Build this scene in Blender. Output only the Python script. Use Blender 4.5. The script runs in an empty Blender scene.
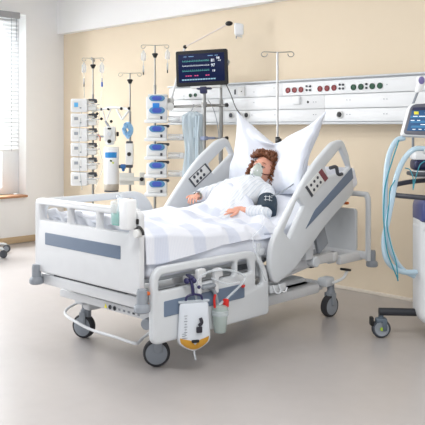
import bpy, bmesh, math, random
from mathutils import Vector, Matrix, noise as mn
random.seed(7)
C = bpy.context.scene.collection
V = Vector
# ------------------------------------------------------------------ camera model
H, F, CX, CY = 1.45, 735.0, 212.5, 127.0
_a = math.radians(45.6); S_, C_ = math.sin(_a), math.cos(_a)
RT = V((S_, C_, 0)); FW = V((-C_, S_, 0)); UP = V((0, 0, 1))
def at(px, py, X=None, Y=None, Z=None, D=None):
    l = (px-CX)/F; h = -(py-CY)/F
    r = V((S_*l-C_, C_*l+S_, h))
    if X is not None: t = X/r.x
    elif Y is not None: t = Y/r.y
    elif Z is not None: t = (Z-H)/r.z
    else: t = D
    return V((r.x*t, r.y*t, H+r.z*t))
cam = bpy.data.objects.new('camera', bpy.data.cameras.new('camera')); C.objects.link(cam)
cam.location = (0, 0, H)
cam.rotation_euler = Matrix((( RT.x, 0, -FW.x), (RT.y, 0, -FW.y), (0, 1, 0))).to_euler()
cam.data.sensor_width = 36; cam.data.lens = F/425*36; cam.data.shift_y = -(212.5-CY)/425; cam.data.shift_x = 0
cam.data.clip_start = .05
bpy.context.scene.camera = cam

# ------------------------------------------------------------------ materials
def lin(c): return tuple((v/255/12.92 if v/255 <= .04045 else ((v/255+.055)/1.055)**2.4) for v in c)
MATS = {}
def M(name, rgb, rough=.5, metal=0, var=.04, scale=12, bump=0, bscale=60, alpha=1, trans=0, emit=0, sss=0, coat=0):
    if name in MATS: return MATS[name]
    m = bpy.data.materials.new(name); m.use_nodes = True; nt = m.node_tree; n = nt.nodes; L = nt.links
    b = n['Principled BSDF']; c = lin(rgb)
    tc = n.new('ShaderNodeTexCoord'); nz = n.new('ShaderNodeTexNoise'); nz.inputs['Scale'].default_value = scale
    nz.inputs['Detail'].default_value = 4
    L.new(tc.outputs['Object'], nz.inputs['Vector'])
    mx = n.new('ShaderNodeMix'); mx.data_type = 'RGBA'
    mx.inputs[6].default_value = tuple(v*(1-var) for v in c)+(1,); mx.inputs[7].default_value = tuple(min(1, v*(1+var)) for v in c)+(1,)
    L.new(nz.outputs['Fac'], mx.inputs[0]); L.new(mx.outputs[2], b.inputs['Base Color'])
    b.inputs['Roughness'].default_value = rough; b.inputs['Metallic'].default_value = metal
    b.inputs['Alpha'].default_value = alpha; b.inputs['Transmission Weight'].default_value = trans
    b.inputs['Coat Weight'].default_value = coat
    if sss: b.inputs['Subsurface Weight'].default_value = sss; b.inputs['Subsurface Radius'].default_value = (.02, .008, .004)
    if emit:
        L.new(mx.outputs[2], b.inputs['Emission Color']); b.inputs['Emission Strength'].default_value = emit
    if bump:
        nb = n.new('ShaderNodeTexNoise'); nb.inputs['Scale'].default_value = bscale; L.new(tc.outputs['Object'], nb.inputs['Vector'])
        bp = n.new('ShaderNodeBump'); bp.inputs['Strength'].default_value = bump; bp.inputs['Distance'].default_value = .01
        L.new(nb.outputs['Fac'], bp.inputs['Height']); L.new(bp.outputs['Normal'], b.inputs['Normal'])
    MATS[name] = m; return m
def stripes(name, base, band, axis='Y', period=.12, duty=.4, sub=.006, rough=.8):
    m = M(name, base, rough, bump=.25, bscale=25, var=.01); n = m.node_tree.nodes; L = m.node_tree.links
    b = n['Principled BSDF']; tc = n['Texture Coordinate']
    sp = n.new('ShaderNodeSeparateXYZ'); L.new(tc.outputs['Object'], sp.inputs[0])
    def pp(sc, th, soft):
        a = n.new('ShaderNodeMath'); a.operation = 'MULTIPLY'; a.inputs[1].default_value = 2*math.pi/sc; L.new(sp.outputs[axis], a.inputs[0])
        s = n.new('ShaderNodeMath'); s.operation = 'SINE'; L.new(a.outputs[0], s.inputs[0])
        r = n.new('ShaderNodeMapRange'); r.inputs['From Min'].default_value = th; r.inputs['From Max'].default_value = th+soft; L.new(s.outputs[0], r.inputs[0])
        return r
    A = pp(period, 1-2*duty, .25); B = pp(sub, 0, .8)
    q = n.new('ShaderNodeMath'); q.operation = 'MULTIPLY_ADD'; q.inputs[1].default_value = .35; L.new(B.outputs[0], q.inputs[0]); 
    q2 = n.new('ShaderNodeMath'); q2.operation = 'MULTIPLY'; q2.inputs[1].default_value = .65; L.new(A.outputs[0], q2.inputs[0]); L.new(q2.outputs[0], q.inputs[2])
    mx = n.new('ShaderNodeMix'); mx.data_type = 'RGBA'; mx.inputs[6].default_value = lin(base)+(1,); mx.inputs[7].default_value = lin(band)+(1,)
    L.new(q.outputs[0], mx.inputs[0]); L.new(mx.outputs[2], b.inputs['Base Color']); return m
WALLM = M('beige_wall_paint', (225, 210, 187), .85, var=.01, bump=.03, bscale=200)
WHITEW = M('white_wall_paint', (238, 238, 238), .85, var=.01, bump=.03, bscale=200)
FLOORM = M('mottled_linoleum', (172, 167, 165), .28, var=.05, scale=9, bump=.02, bscale=90)
SKIRT = M('beige_skirting', (196, 172, 140), .6)
BEDW = M('bed_white_plastic', (212, 214, 217), .4)
BEDG = M('bed_pale_grey', (204, 208, 212), .4)
SLATE = M('slate_blue_inlay', (104, 120, 142), .45)
GREY = M('grey_plastic', (140, 146, 154), .5)
DGREY = M('dark_grey_plastic', (62, 66, 74), .5)
BLACK = M('black_plastic', (14, 14, 16), .45)
TYRE = M('tyre_rubber', (48, 48, 52), .7)
CHROME = M('brushed_steel', (150, 150, 148), .38, 1, var=.03)
WHITE = M('white_plastic', (230, 232, 234), .38, var=.01)
OFFW = M('off_white_plastic', (222, 223, 222), .45)
BLUE = M('pump_blue', (72, 112, 190), .4)
BLUES = M('pump_screen', (62, 84, 176), .3, emit=.12)
TEALB = M('pump_blue_ring', (84, 142, 186), .4)
CLEAR = M('clear_plastic', (226, 234, 240), .15, alpha=.38, var=.01)
PLBAG = M('bluish_clear_film', (188, 204, 214), .25, alpha=.62)
HOSE = M('pale_blue_hose', (190, 216, 232), .3, alpha=.85, coat=.3)
TEAL = M('teal_tube', (42, 140, 158), .35)
NAVY = M('navy_plastic', (74, 82, 136), .35)
DNAVY = M('dark_navy', (28, 32, 72), .4)
RED = M('red_plastic', (206, 44, 38), .4)
DRED = M('dark_red_socket', (130, 14, 22), .4)
GREEN = M('green_socket', (4, 72, 44), .4)
ORANGE = M('orange_plastic', (210, 104, 44), .5)
MATT = M('mattress_cover', (228, 232, 242), .7)
SHEET = M('white_sheet', (226, 229, 236), .85, bump=.3, bscale=14, var=.01)
PILLM = M('white_pillowcase', (222, 227, 238), .85, bump=.35, bscale=9, var=.01)
DUVM = stripes('striped_duvet', (225, 228, 236), (200, 207, 224), 'Y', .31, .32, .012)
GOWNM = stripes('hospital_gown_fabric', (224, 227, 232), (200, 208, 218), 'X', .02, .3, .01)
SKIN = M('skin', (222, 164, 142), .5, var=.06, scale=30, sss=.08)
HAIRM = M('auburn_hair', (124, 76, 48), .38, var=.85, scale=38)
LIQY = M('amber_liquid', (200, 146, 40), .3, alpha=.9)
LIQT = M('turquoise_gel', (60, 190, 170), .3, alpha=.9)
SCREEN = M('monitor_screen', (8, 22, 60), .35, emit=.3)
SCREEN.node_tree.nodes['Principled BSDF'].inputs['Specular IOR Level'].default_value = .15
GRNL = M('green_trace', (110, 200, 190), .5, emit=.5)
PNK = M('pink_digits', (200, 70, 120), .5, emit=.6)
WHL = M('white_digits', (220, 228, 236), .5, emit=.8)
VSCR = M('ventilator_screen', (34, 80, 124), .3, emit=.45)
VSC2 = M('ventilator_screen_band', (56, 116, 160), .3, emit=.5)
YEL = M('yellow_tile', (214, 204, 60), .4, emit=.5)
MASKM = M('mask_shell', (214, 226, 218), .2, alpha=.8, var=.02)
CUFFM = M('cuff_fabric', (34, 52, 68), .7)
WOODM = M('wood_sill', (178, 132, 100), .5)
SLATM = M('blind_slat', (226, 228, 230), .5)
BLHEAD = M('blind_head_grey', (160, 161, 164), .5)
LEAF = M('hedge_leaves', (120, 136, 112), .8, var=.5, scale=6)

# ------------------------------------------------------------------ geometry pieces: (verts, faces)
def rb(c, s, r=.004, R=None, seg=2):
    bm = bmesh.new(); bmesh.ops.create_cube(bm, size=1)
    for v in bm.verts: v.co = V((v.co.x*s[0], v.co.y*s[1], v.co.z*s[2]))
    if r: bmesh.ops.bevel(bm, geom=bm.edges[:]+bm.verts[:], offset=min(r, min(s)*.45), segments=seg, affect='EDGES', profile=.5)
    if R is None: R = Matrix.Identity(3)
    vs = [V(c)+R@v.co for v in bm.verts]; fs = [[v.index for v in f.verts] for f in bm.faces]
    bm.verts.index_update(); fs = [[v.index for v in f.verts] for f in bm.faces]; bm.free(); return vs, fs
def frame(z):
    z = V(z).normalized(); h = V((0, 0, 1)) if abs(z.z) < .95 else V((1, 0, 0))
    x = h.cross(z).normalized(); return Matrix((x, z.cross(x), z)).transposed()
def lathe(prof, c=(0, 0, 0), ax=(0, 0, 1), n=24, cap=True):
    R = frame(ax); vs = []; fs = []; c = V(c); m = len(prof)
    for (r, z) in prof:
        for k in range(n):
            a = 2*math.pi*k/n; vs.append(c+R@V((max(r, 1e-5)*math.cos(a), max(r, 1e-5)*math.sin(a), z)))
    for i in range(m-1):
        for k in range(n):
            k2 = (k+1) % n; fs.append([i*n+k, i*n+k2, (i+1)*n+k2, (i+1)*n+k])
    if cap: fs.append(list(range(n))[::-1]); fs.append([(m-1)*n+k for k in range(n)])
    return vs, fs
def cyl(p, q, r, r2=None, n=16):
    p, q = V(p), V(q); L = (q-p).length; r2 = r if r2 is None else r2; e = min(.15*min(r, r2) if min(r,r2)>0 else 0, L*.1)
    return lathe([(r-e, 0), (r, e), (r2, L-e), (max(r2-e, 0), L)], p, q-p, n)
def smooth(pts, k=6):
    pts = [V(p) for p in pts]
    if len(pts) < 3: return pts
    out = []; P = [2*pts[0]-pts[1]]+pts+[2*pts[-1]-pts[-2]]
    for i in range(1, len(P)-2):
        for j in range(k):
            t = j/k; a, b, c, d = P[i-1:i+3]
            out.append(.5*((2*b)+(c-a)*t+(2*a-5*b+4*c-d)*t*t+(-a+3*b-3*c+d)*t**3))
    out.append(pts[-1]); return out
def tube(pts, r, n=8, k=6, rs=None):
    P = smooth(pts, k) if k else [V(p) for p in pts]; m = len(P); vs = []; fs = []; x = None
    for i, p in enumerate(P):
        t = (P[min(i+1, m-1)]-P[max(i-1, 0)]).normalized()
        if x is None: x = frame(t).col[0]
        x = (x-t*x.dot(t)).normalized(); y = t.cross(x)
        rr = r if rs is None else rs(i/(m-1))
        for j in range(n): a = 2*math.pi*j/n; vs.append(p+x*math.cos(a)*rr+y*math.sin(a)*rr)
    for i in range(m-1):
        for j in range(n): j2 = (j+1) % n; fs.append([i*n+j, i*n+j2, (i+1)*n+j2, (i+1)*n+j])
    fs.append(list(range(n))[::-1]); fs.append([(m-1)*n+j for j in range(n)]); return vs, fs
def ell(c, r, n=20, m=12, R=None):
    if not hasattr(r, '__len__'): r = (r, r, r)
    vs = []; fs = []; R = R or Matrix.Identity(3)
    for i in range(m+1):
        th = math.pi*i/m
        for k in range(n):
            a = 2*math.pi*k/n; s = max(math.sin(th), 1e-3)
            vs.append(V(c)+R@V((r[0]*s*math.cos(a), r[1]*s*math.sin(a), r[2]*math.cos(th))))
    for i in range(m):
        for k in range(n): k2 = (k+1) % n; fs.append([i*n+k, (i+1)*n+k, (i+1)*n+k2, i*n+k2])
    return vs, fs
def fillet(pts, r=.02, n=5):
    """pts: (u,v) or (u,v,r); returns outline with rounded corners"""
    out = []; m = len(pts)
    for i in range(m):
        p = V(pts[i][:2]); a = V(pts[i-1][:2]); b = V(pts[(i+1) % m][:2]); rr = pts[i][2] if len(pts[i]) > 2 else r
        d1 = (a-p); d2 = (b-p); l1, l2 = d1.length, d2.length
        if rr <= 0: out.append(tuple(p)); continue
        t = min(rr, l1*.48, l2*.48); q1 = p+d1/l1*t; q2 = p+d2/l2*t
        for j in range(n+1):
            s = j/n; out.append(tuple(q1*(1-s)**2+p*2*s*(1-s)+q2*s*s))
    return out
def plate(outline, holes, t, fmap, bev=.004):
    cu = bpy.data.curves.new('c', 'CURVE'); cu.dimensions = '2D'; cu.fill_mode = 'BOTH'
    for pl in [outline]+list(holes):
        s = cu.splines.new('POLY'); s.points.add(len(pl)-1); s.use_cyclic_u = True
        for i, p in enumerate(pl): s.points[i].co = (p[0], p[1], 0, 1)
    cu.extrude = max(t/2-bev, .0002); cu.bevel_depth = bev; cu.bevel_resolution = 2; cu.offset = -bev
    ob = bpy.data.objects.new('c', cu); C.objects.link(ob)
    dg = bpy.context.evaluated_depsgraph_get(); me = bpy.data.meshes.new_from_object(ob.evaluated_get(dg))
    vs = [V(fmap(*v.co)) for v in me.vertices]; fs = [list(p.vertices) for p in me.polygons]
    bpy.data.objects.remove(ob); bpy.data.curves.remove(cu); bpy.data.meshes.remove(me); return vs, fs
def XP(X): return lambda u, v, w: (X+w, u, v)      # plane of constant x: u=y, v=z
def YP(Y): return lambda u, v, w: (u, Y+w, v)      # plane of constant y: u=x, v=z
def local(c, yaw=0, tilt=0):
    """frame facing the viewer side: returns mapping of (right, back, up)"""
    R = Matrix.Rotation(yaw, 3, 'Z') @ Matrix.Rotation(tilt, 3, 'X'); c = V(c)
    return R, (lambda x, y, z: c+R@V((x, y, z)))
def grid(f, nu, nv, closed=False):
    vs = [V(f(i/nu, j/nv)) for i in range(nu+1) for j in range(nv+1)]
    fs = [[i*(nv+1)+j, (i+1)*(nv+1)+j, (i+1)*(nv+1)+j+1, i*(nv+1)+j+1] for i in range(nu) for j in range(nv)]
    return vs, fs
ORG = {}
def obj(name, pieces, mat, parent=None, ang=35, solid=0, sub=0, label=None):
    if isinstance(pieces, tuple): pieces = [pieces]
    o0 = ORG.get(parent, V((0, 0, 0))) if parent else None
    vs = []; fs = []
    for v, f in pieces:
        b = len(vs); vs += v; fs += [[i+b for i in q] for q in f]
    me = bpy.data.meshes.new(name)
    if parent is None:
        n_ = len(vs); o0 = V((sum(v.x for v in vs)/n_, sum(v.y for v in vs)/n_, min(v.z for v in vs)))
    me.from_pydata([tuple(v-o0) for v in vs], [], fs); me.update()
    bm = bmesh.new(); bm.from_mesh(me); bmesh.ops.remove_doubles(bm, verts=bm.verts, dist=1e-5)
    bmesh.ops.recalc_face_normals(bm, faces=bm.faces); bm.to_mesh(me); bm.free()
    me.shade_smooth(); me.set_sharp_from_angle(angle=math.radians(ang))
    me.materials.append(mat)
    ob = bpy.data.objects.new(name, me); C.objects.link(ob)
    if parent: ob.parent = parent; ORG[ob] = o0
    else: ob.location = o0; ORG[ob] = o0
    if solid:
        m = ob.modifiers.new('s', 'SOLIDIFY'); m.thickness = solid; m.offset = 0
    if sub:
        m = ob.modifiers.new('u', 'SUBSURF'); m.levels = sub; m.render_levels = sub
    if label: ob['label'] = label
    return ob
def objs(name, pieces, mat, parent, **k):
    return [obj(name, p, mat, parent, **k) for p in pieces]
def thing(name, label, cat, loc, group=None):
    o = bpy.data.objects.new(name, None); C.objects.link(o); o.location = loc; o.empty_display_size = .1
    ORG[o] = V(loc); o['label'] = label; o['category'] = cat
    if group: o['group'] = group
    return o
def tag(o, label, cat, group=None, kind=None):
    o['label'] = label; o['category'] = cat
    if group: o['group'] = group
    if kind: o['kind'] = kind
    return o
def struct(name, pieces, mat, **k):
    o = obj(name, pieces, mat, **k); o['kind'] = 'structure'; return o
def dup(root, delta, label, yaw=None):
    def cp(o, par):
        c = o.copy(); C.objects.link(c); c.parent = par
        for ch in [x for x in C.objects if x.parent == o]: cp(ch, c)
        return c
    r = cp(root, root.parent); r.location = root.location+V(delta); r['label'] = label
    if yaw is not None: r.rotation_euler[2] = yaw
    return r
def textmesh(s, size, fmap, t=.001, font=None):
    cu = bpy.data.curves.new('t', 'FONT'); cu.body = s; cu.size = size; cu.extrude = t/2; cu.align_x = 'CENTER'; cu.align_y = 'CENTER'
    ob = bpy.data.objects.new('t', cu); C.objects.link(ob); dg = bpy.context.evaluated_depsgraph_get()
    me = bpy.data.meshes.new_from_object(ob.evaluated_get(dg))
    vs = [V(fmap(*v.co)) for v in me.vertices]; fs = [list(p.vertices) for p in me.polygons]
    bpy.data.objects.remove(ob); bpy.data.curves.remove(cu); return vs, fs

# ------------------------------------------------------------------ room
WX, WY, ZB, ZC = -8.15, 5.53, 2.66, 3.3
struct('floor', rb((-3.5, 2.0, -.05), (9.6, 7.4, .1), 0), FLOORM)
struct('wall_back', rb((-3.5, WY+.06, ZC/2), (9.6, .12, ZC), 0), WALLM)
struct('trim_1', rb((-3.5, WY-.05, (ZB+ZC)/2), (9.3, .10, ZC-ZB), 0), WHITEW)
struct('ceiling', rb((-4.2, 2.6, ZC+.05), (8.3, 6.2, .1), 0), WHITEW)
W0, W1, SZ, WT = 2.6, at(26, 100, X=WX).y, .60, 2.86
V0, V1 = -.6, 2.0
wl = []
def wbox(y0, y1, z0, z1): wl.append(rb((WX-.15, (y0+y1)/2, (z0+z1)/2), (.3, y1-y0, z1-z0), 0))
wbox(W1, WY, 0, ZC); wbox(V1, W0, 0, ZC); wbox(-1.6, V0, 0, ZC)
for a, b in ((W0, W1), (V0, V1)): wbox(a, b, 0, SZ-.03); wbox(a, b, WT, ZC)
struct('wall_left', wl, WHITEW)
struct('baseboard_left', rb((WX+.008, (WY-1.6)/2, .045), (.016, WY+1.6, .08), .003), SKIRT)
struct('baseboard_back', rb((-3.5, WY-.008, .014), (9.3, .016, .028), .003), M('pale_skirting', (226, 216, 202), .6))
GLASS = bpy.data.materials.new('window_glass'); GLASS.use_nodes = True
_n = GLASS.node_tree.nodes; _l = GLASS.node_tree.links; _n.clear()
_o = _n.new('ShaderNodeOutputMaterial'); _m = _n.new('ShaderNodeMixShader'); _t = _n.new('ShaderNodeBsdfTransparent'); _g = _n.new('ShaderNodeBsdfGlossy')
_g.inputs['Roughness'].default_value = .02; _m.inputs[0].default_value = .07
_l.new(_t.outputs[0], _m.inputs[1]); _l.new(_g.outputs[0], _m.inputs[2]); _l.new(_m.outputs[0], _o.inputs[0])
for i, (a, b) in enumerate(((W0, W1), (V0, V1)), 1):
    xf = WX-.2; fr = []
    fr += [rb((xf, (a+b)/2, SZ+.05), (.06, b-a-.02, .09), .004), rb((xf, (a+b)/2, WT-.05), (.06, b-a-.02, .08), .004)]
    fr += [rb((xf, b-.122, (SZ+WT)/2), (.07, .236, WT-SZ-.01), .004), rb((xf, a+.05, (SZ+WT)/2), (.07, .1, WT-SZ), .004), rb((xf, (a+b)/2-.1, (SZ+WT)/2), (.07, .1, WT-SZ), .004)]
    w = struct('window_%d' % i, fr, WHITE)
    obj('glass_pane', rb((xf, (a+b)/2, (SZ+WT)/2), (.008, b-a-.05, WT-SZ-.05), 0), GLASS, w)
    struct('trim_%d' % (i+1), rb((WX-.07, (a+b)/2, SZ-.015), (.24, b-a-.005, .028), .004), WOODM)
hd = []
for k in range(260):
    y = random.uniform(2.0, 7.5); z = random.uniform(.2, 1.9); hd.append(ell((-12.4+random.uniform(-.3, .3), y, z), (.22, .25, .2), 8, 5))
hd.append(rb((-12.6, 4.75, 1.0), (.5, 5.6, 2.0), .1))
struct('trim_9', rb((-11.5, 4.0, -.25), (6.0, 12, .1), 0), M('lawn', (150, 165, 130), .9))
tag(obj('hedge', hd, LEAF), 'leafy green hedge outside seen below the lowered window blind', 'hedge', kind='stuff')
# blind
bz1 = at(10, 12, X=WX+.05).z; byr = at(19, 60, X=WX+.05).y; bz0 = at(10, 151, X=WX+.05).z
bl = thing('venetian_blind', 'white venetian blind with a grey headrail, half lowered over the window', 'blind', (WX+.05, byr-.9, bz0))
obj('headrail', rb((WX+.05, byr-.9, bz1-.035), (.06, 1.8, .075), .004), BLHEAD, bl)
n = 34; sl = []; 
for k in range(n):
    z = bz1-.1-(bz1-.1-bz0-.04)*k/(n-1)
    sl.append(rb((WX+.05, byr-.9, z), (.05, 1.78, .003), .001, Matrix.Rotation(math.radians(38), 3, 'Y'), 1))
obj('slats', sl, SLATM, bl)
obj('bottom_rail', rb((WX+.05, byr-.9, bz0+.01), (.05, 1.78, .025), .004), SLATM, bl)
for dy in (.12, .9): obj('cord', cyl((WX+.078, byr-dy, bz0), (WX+.078, byr-dy, bz1-.05), .0025, n=6), GREY, bl)
obj('tilt_wand', cyl((WX+.09, byr-.06, bz1-.35), (WX+.09, byr-.06, bz1-.08), .004, n=6), GREY, bl)

# ------------------------------------------------------------------ wall supply panel
PY = 5.40
pn = thing('medical_supply_panel', 'long white wall supply unit with sockets running along the beige wall', 'wall panel', (-3.6, WY, 1.48))
pxl, pxr = -5.95, -1.9
def py_(px): return at(px, 100, Y=PY).x
obj('housing', [rb(((pxl+pxr)/2, (PY+WY)/2+.005, 1.68), (pxr-pxl, WY-PY-.012, .405), .01)], WHITE, pn)
zrows = (1.497, 1.612, 1.738, 1.868)
for a, b in ((1.50, 1.610), (1.616, 1.736), (1.742, 1.862)):
    segs = [pxl+.01, py_(225), py_(325), pxr-.01] if a != 1.742 else [pxl+.01, py_(246), py_(283), pxr-.01]
    for s0, s1 in zip(segs, segs[1:]):
        obj('fascia', rb(((s0+s1)/2, PY-.004, (a+b)/2), (s1-s0-.002, .012, b-a), .002), WHITE, pn)
obj('top_lip', rb(((pxl+pxr)/2, PY+.02, 1.883), (pxr-pxl, .10, .016), .004), BEDG, pn)
obj('bottom_lip', rb(((pxl+pxr)/2, PY+.02, 1.484), (pxr-pxl, .09, .022), .006), BEDG, pn)
def sock(px, py, r, m, nm='socket'):
    p = at(px, py, Y=PY-.012)
    s = obj(nm, [lathe([(r, 0), (r, .006), (r*.86, .009), (r*.8, .004), (0, .004)], p, (0, -1, 0), 24)], m, pn)
    return p
for px, py in ((288, 90.3), (294.5, 90), (301, 89.6), (320, 88.8), (327, 88.3), (334, 87.8)):
    sock(px, py, .026, DRED)
for px, py in ((353.5, 87.3), (361, 86.8), (372.3, 86.2), (380, 85.7), (190.5, 95.5), (195.5, 95)):
    sock(px, py, .026 if px > 200 else .02, GREEN)
for px, py in ((308.5, 88.2), (341.5, 86.6), (366.5, 86)):
    for dx in ((-1.7, 1.7) if px != 366.5 else (0,)):
        for dz in (-.014, .014):
            p = at(px+dx, py, Y=PY-.012); sock(px+dx, py-dz/.014*1.9, .010, DGREY, 'data_port')
for px, py in ((247, 115.2), (340, 114.6), (231.5, 115.3), (240, 115.3)):
    p = at(px, py, Y=PY-.012); big = px in (247, 340)
    obj('gas_outlet', lathe([(.034, 0), (.034, .008), (.026, .014), (.026, .006), (0, .006)], p, (0, -1, 0), 24), OFFW, pn)
    obj('gas_port', lathe([(.022, .006), (.022, .012), (.01, .014), (0, .014)], p, (0, -1, 0), 20), BLACK if big else DGREY, pn)
p = at(226.5, 105, Y=PY-.012); obj('lamp_switch', rb(p, (.035, .012, .03), .004), DGREY, pn)
p = at(297, 100.3, Y=PY-.02); obj('switch_box', rb(p, (.075, .03, .075), .006), WHITE, pn)
p = at(241.5, 91.5, Y=PY-.014); obj('outlet_frame', rb(p, (.085, .01, .085), .004), OFFW, pn)
p = at(241.5, 91.5, Y=PY-.02); obj('outlet_hole', cyl(p, p+V((0, -.004, 0)), .006, n=12), BLACK, pn)
p = at(235, 92, Y=PY-.014); obj('rocker_switch', rb(p, (.014, .01, .05), .003), DGREY, pn)
for px, py in ((274, 88), (308, 102), (313.5, 102), (316, 102), (313.5, 114.5), (316, 114.5), (275, 114.8), (347, 100), (350, 100), (347, 114.3), (350, 114.3), (384, 99), (387, 99), (384, 113.8), (387, 113.8), (345, 87), (387, 84.5), (254, 102.5), (254, 92), (184, 96), (184, 99), (252, 115)):
    p = at(px, py, Y=PY-.010); r = .012 if px == 308 else .0045
    obj('screw', cyl(p, p+V((0, -.003, 0)), r, n=8), BLACK if px == 308 else GREY, pn)

# ------------------------------------------------------------------ bed
XN, XF = -3.15, -4.28       # planes of the near and far side rails
YFt, YHd = 2.68, 4.98
bed = thing('hospital_bed', 'white electric hospital bed with slate blue inlays, the patient lying in it', 'bed', (-3.72, 3.8, 0))
# footboard
x0, x1, z0, z1 = -4.25, -3.18, .50, .975
out = fillet([(x0, z0, .02), (x0, z1, .035), (x1, z1, .045), (x1, z0, .02)])
holes = []
hw = [(x0+.06, x0+.365), (x0+.395, x0+.665), (x0+.695, x1-.09)]
for a, b in hw: holes.append(fillet([(a, z1-.132), (b, z1-.132), (b, z1-.036), (a, z1-.036)], .015))
fb = obj('footboard', [plate(out, holes, .045, YP(YFt), .009)], BEDW, bed)
obj('inlay', plate(fillet([(x0+.125, .686), (x1-.165, .686), (x1-.165, .764), (x0+.125, .764)], .006), [], .006, YP(YFt-.023), .002), SLATE, fb)
obj('footboard_cap', rb(((x0+x1)/2, YFt, z1), (x1-x0-.08, .05, .014), .006), WHITE, fb)
# bumpers
def bumper(p, nm='bumper'):
    b = obj(nm, lathe([(.026, .11), (.03, .09), (.03, .03), (.041, .022), (.046, .01), (.046, -.012), (.038, -.018), (0, -.018)][::-1], p, (0, 0, 1), 28), GREY, bed); return b
for (x, y) in ((x1+.035, YFt-.03), (x0+.03, YFt-.03)):
    b = bumper((x, y, .435))
    obj('bumper_stem', rb((x-.01 if x > -3.5 else x+.01, y+.03, .517), (.05, .04, .02), .006), ORANGE, b)
for (x, y) in ((x1+.03, YHd+.03), (x0-.01, YHd+.03)): bumper((x, y, .37))
# deck, mattress platform and frame
obj('deck_frame', [rb((-3.715, 2.705, .448), (1.05, .04, .07), .01), rb((-3.25, 3.7, .47), (.05, 1.9, .07), .01), rb((-4.18, 3.7, .47), (.05, 1.9, .07), .01),
    rb((-3.71, 4.62, .47), (.98, .06, .07), .01)], BEDW, bed)
obj('mattress_platform', [rb((-3.71, 3.3, .555), (.9, 1.08, .03), .01), rb((-3.71, 4.40, .745), (.88, .98, .03), .01, Matrix.Rotation(math.radians(25), 3, 'X'))], BEDG, bed)
obj('pictogram_bar', [rb((-3.69, 2.80, .348), (.92, .03, .05), .006)], BEDW, bed)
for k, m in enumerate((YEL, DGREY, DGREY, GREY, GREY, GREY, DGREY, GREY)):
    p = V((-3.65+k*.045, 2.783, .345))
    if k == 0: g = plate([(p.x-.014, p.z-.012), (p.x+.014, p.z-.012), (p.x, p.z+.013)], [], .003, YP(p.y), .0005)
    elif k < 3: g = lathe([(.014, 0), (.014, .003), (.008, .003), (.008, 0)], p, (0, -1, 0), 16)
    else: g = rb(p, (.02, .003, .012), .001)
    obj('warning_pictogram', g, m, bed)
# underframe
obj('base_frame', [rb((-3.34, 3.75, .235), (.09, 1.55, .075), .02), rb((-4.13, 3.75, .235), (.09, 1.55, .075), .02), rb((-3.735, 3.12, .25), (.8, .10, .05), .02),
    rb((-3.735, 4.58, .235), (.8, .10, .07), .02)], BEDW, bed)
obj('base_cover', [plate(fillet([(2.98, .27, .02), (4.5, .27, .02), (4.42, .33, .04), (3.1, .33, .04)]), [], .74, XP(-3.735), .02)], BEDG, bed)
for y in (3.25, 4.2):
    for x in (-3.5, -3.97):
        obj('lift_column', [cyl((x, y, .28), (x, y, .40), .045), cyl((x, y, .38), (x, y, .54), .035)], BEDW, bed)
objs('lift_arm', [tube([(-3.36, 3.9, .30), (-3.36, 4.25, .44)], .028, k=0), tube([(-4.1, 3.9, .30), (-4.1, 4.25, .44)], .028, k=0)], BEDW, bed)
objs('head_carrier', [tube([(-3.28, 3.98, .40), (-3.28, 4.55, .475)], .032, k=0), rb((-3.3, 4.66, .45), (.06, .1, .09), .02), rb((-3.25, 4.85, .43), (.05, .32, .07), .015), rb((-4.18, 4.85, .43), (.05, .32, .07), .015)], BEDW, bed)
obj('motor_housing', [cyl((-3.6, 3.95, .42), (-3.6, 4.35, .50), .04), rb((-3.5, 4.4, .43), (.1, .14, .08), .02), cyl((-3.4, 4.0, .44), (-3.4, 4.35, .47), .022)], GREY, bed)
obj('pedal_shaft', [cyl((-3.35, 4.1, .40), (-3.35, 4.45, .42), .014), rb((-3.33, 4.45, .42), (.05, .05, .05), .01)], DGREY, bed)
obj('gap_shadow_strip', rb((-3.70, 2.70, .491), (.74, .03, .014), .002), DGREY, bed)  # dark slab standing in for the shadow line between footboard and deck beam
# castors
def castor(p, ax, fork=True, lab=None):
    p = V(p); ax = V(ax).normalized(); R = .082; c = p+V((0, 0, R))
    side = ax; back = V((0, 0, 1)).cross(ax).normalized()
    w = obj('castor', [lathe([(R*.80, -.026), (R*.95, -.024), (R, -.014), (R, .014), (R*.95, .024), (R*.80, .026), (R*.78, .02), (R*.78, -.02)], c, ax, 36, cap=False)], TYRE, bed)
    obj('wheel_disc', [lathe([(0, -.028), (R*.5, -.031), (R*.80, -.026), (R*.80, .026), (R*.5, .031), (0, .028)], c, ax, 32)], GREY, w)
    obj('fork', [rb(c+back*.015+V((0, 0, .085)), (.075, .075, .05), .02, frame(ax)), rb(c+V((0, 0, .055))+side*.036+back*.01, (.05, .09, .008), .004, Matrix((back, UP, side)).transposed()),
                 rb(c+V((0, 0, .055))-side*.036+back*.01, (.05, .09, .008), .004, Matrix((back, UP, side)).transposed()), cyl(c+V((0, 0, .10))+back*.015, c+V((0, 0, .17))+back*.015, .028)], GREY, w)
    return w
toc = -FW
castor(at(156.5, 366, Z=0), (.75, -.66, 0)); castor(at(84, 337.5, Z=0), (.35, -.94, 0)); castor(at(329.5, 316.4, Z=0), (.98, -.05, 0)); castor((-4.17, 4.65, 0), (1, -.1, 0))
objs('castor_mount', [rb((-3.37, 2.98, .27), (.10, .12, .06), .02), rb((-4.15, 2.99, .27), (.10, .12, .06), .02), rb((-3.31, 4.62, .27), (.09, .12, .07), .02), rb((-4.17, 4.62, .27), (.09, .12, .07), .02)], BEDG, bed)
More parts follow.
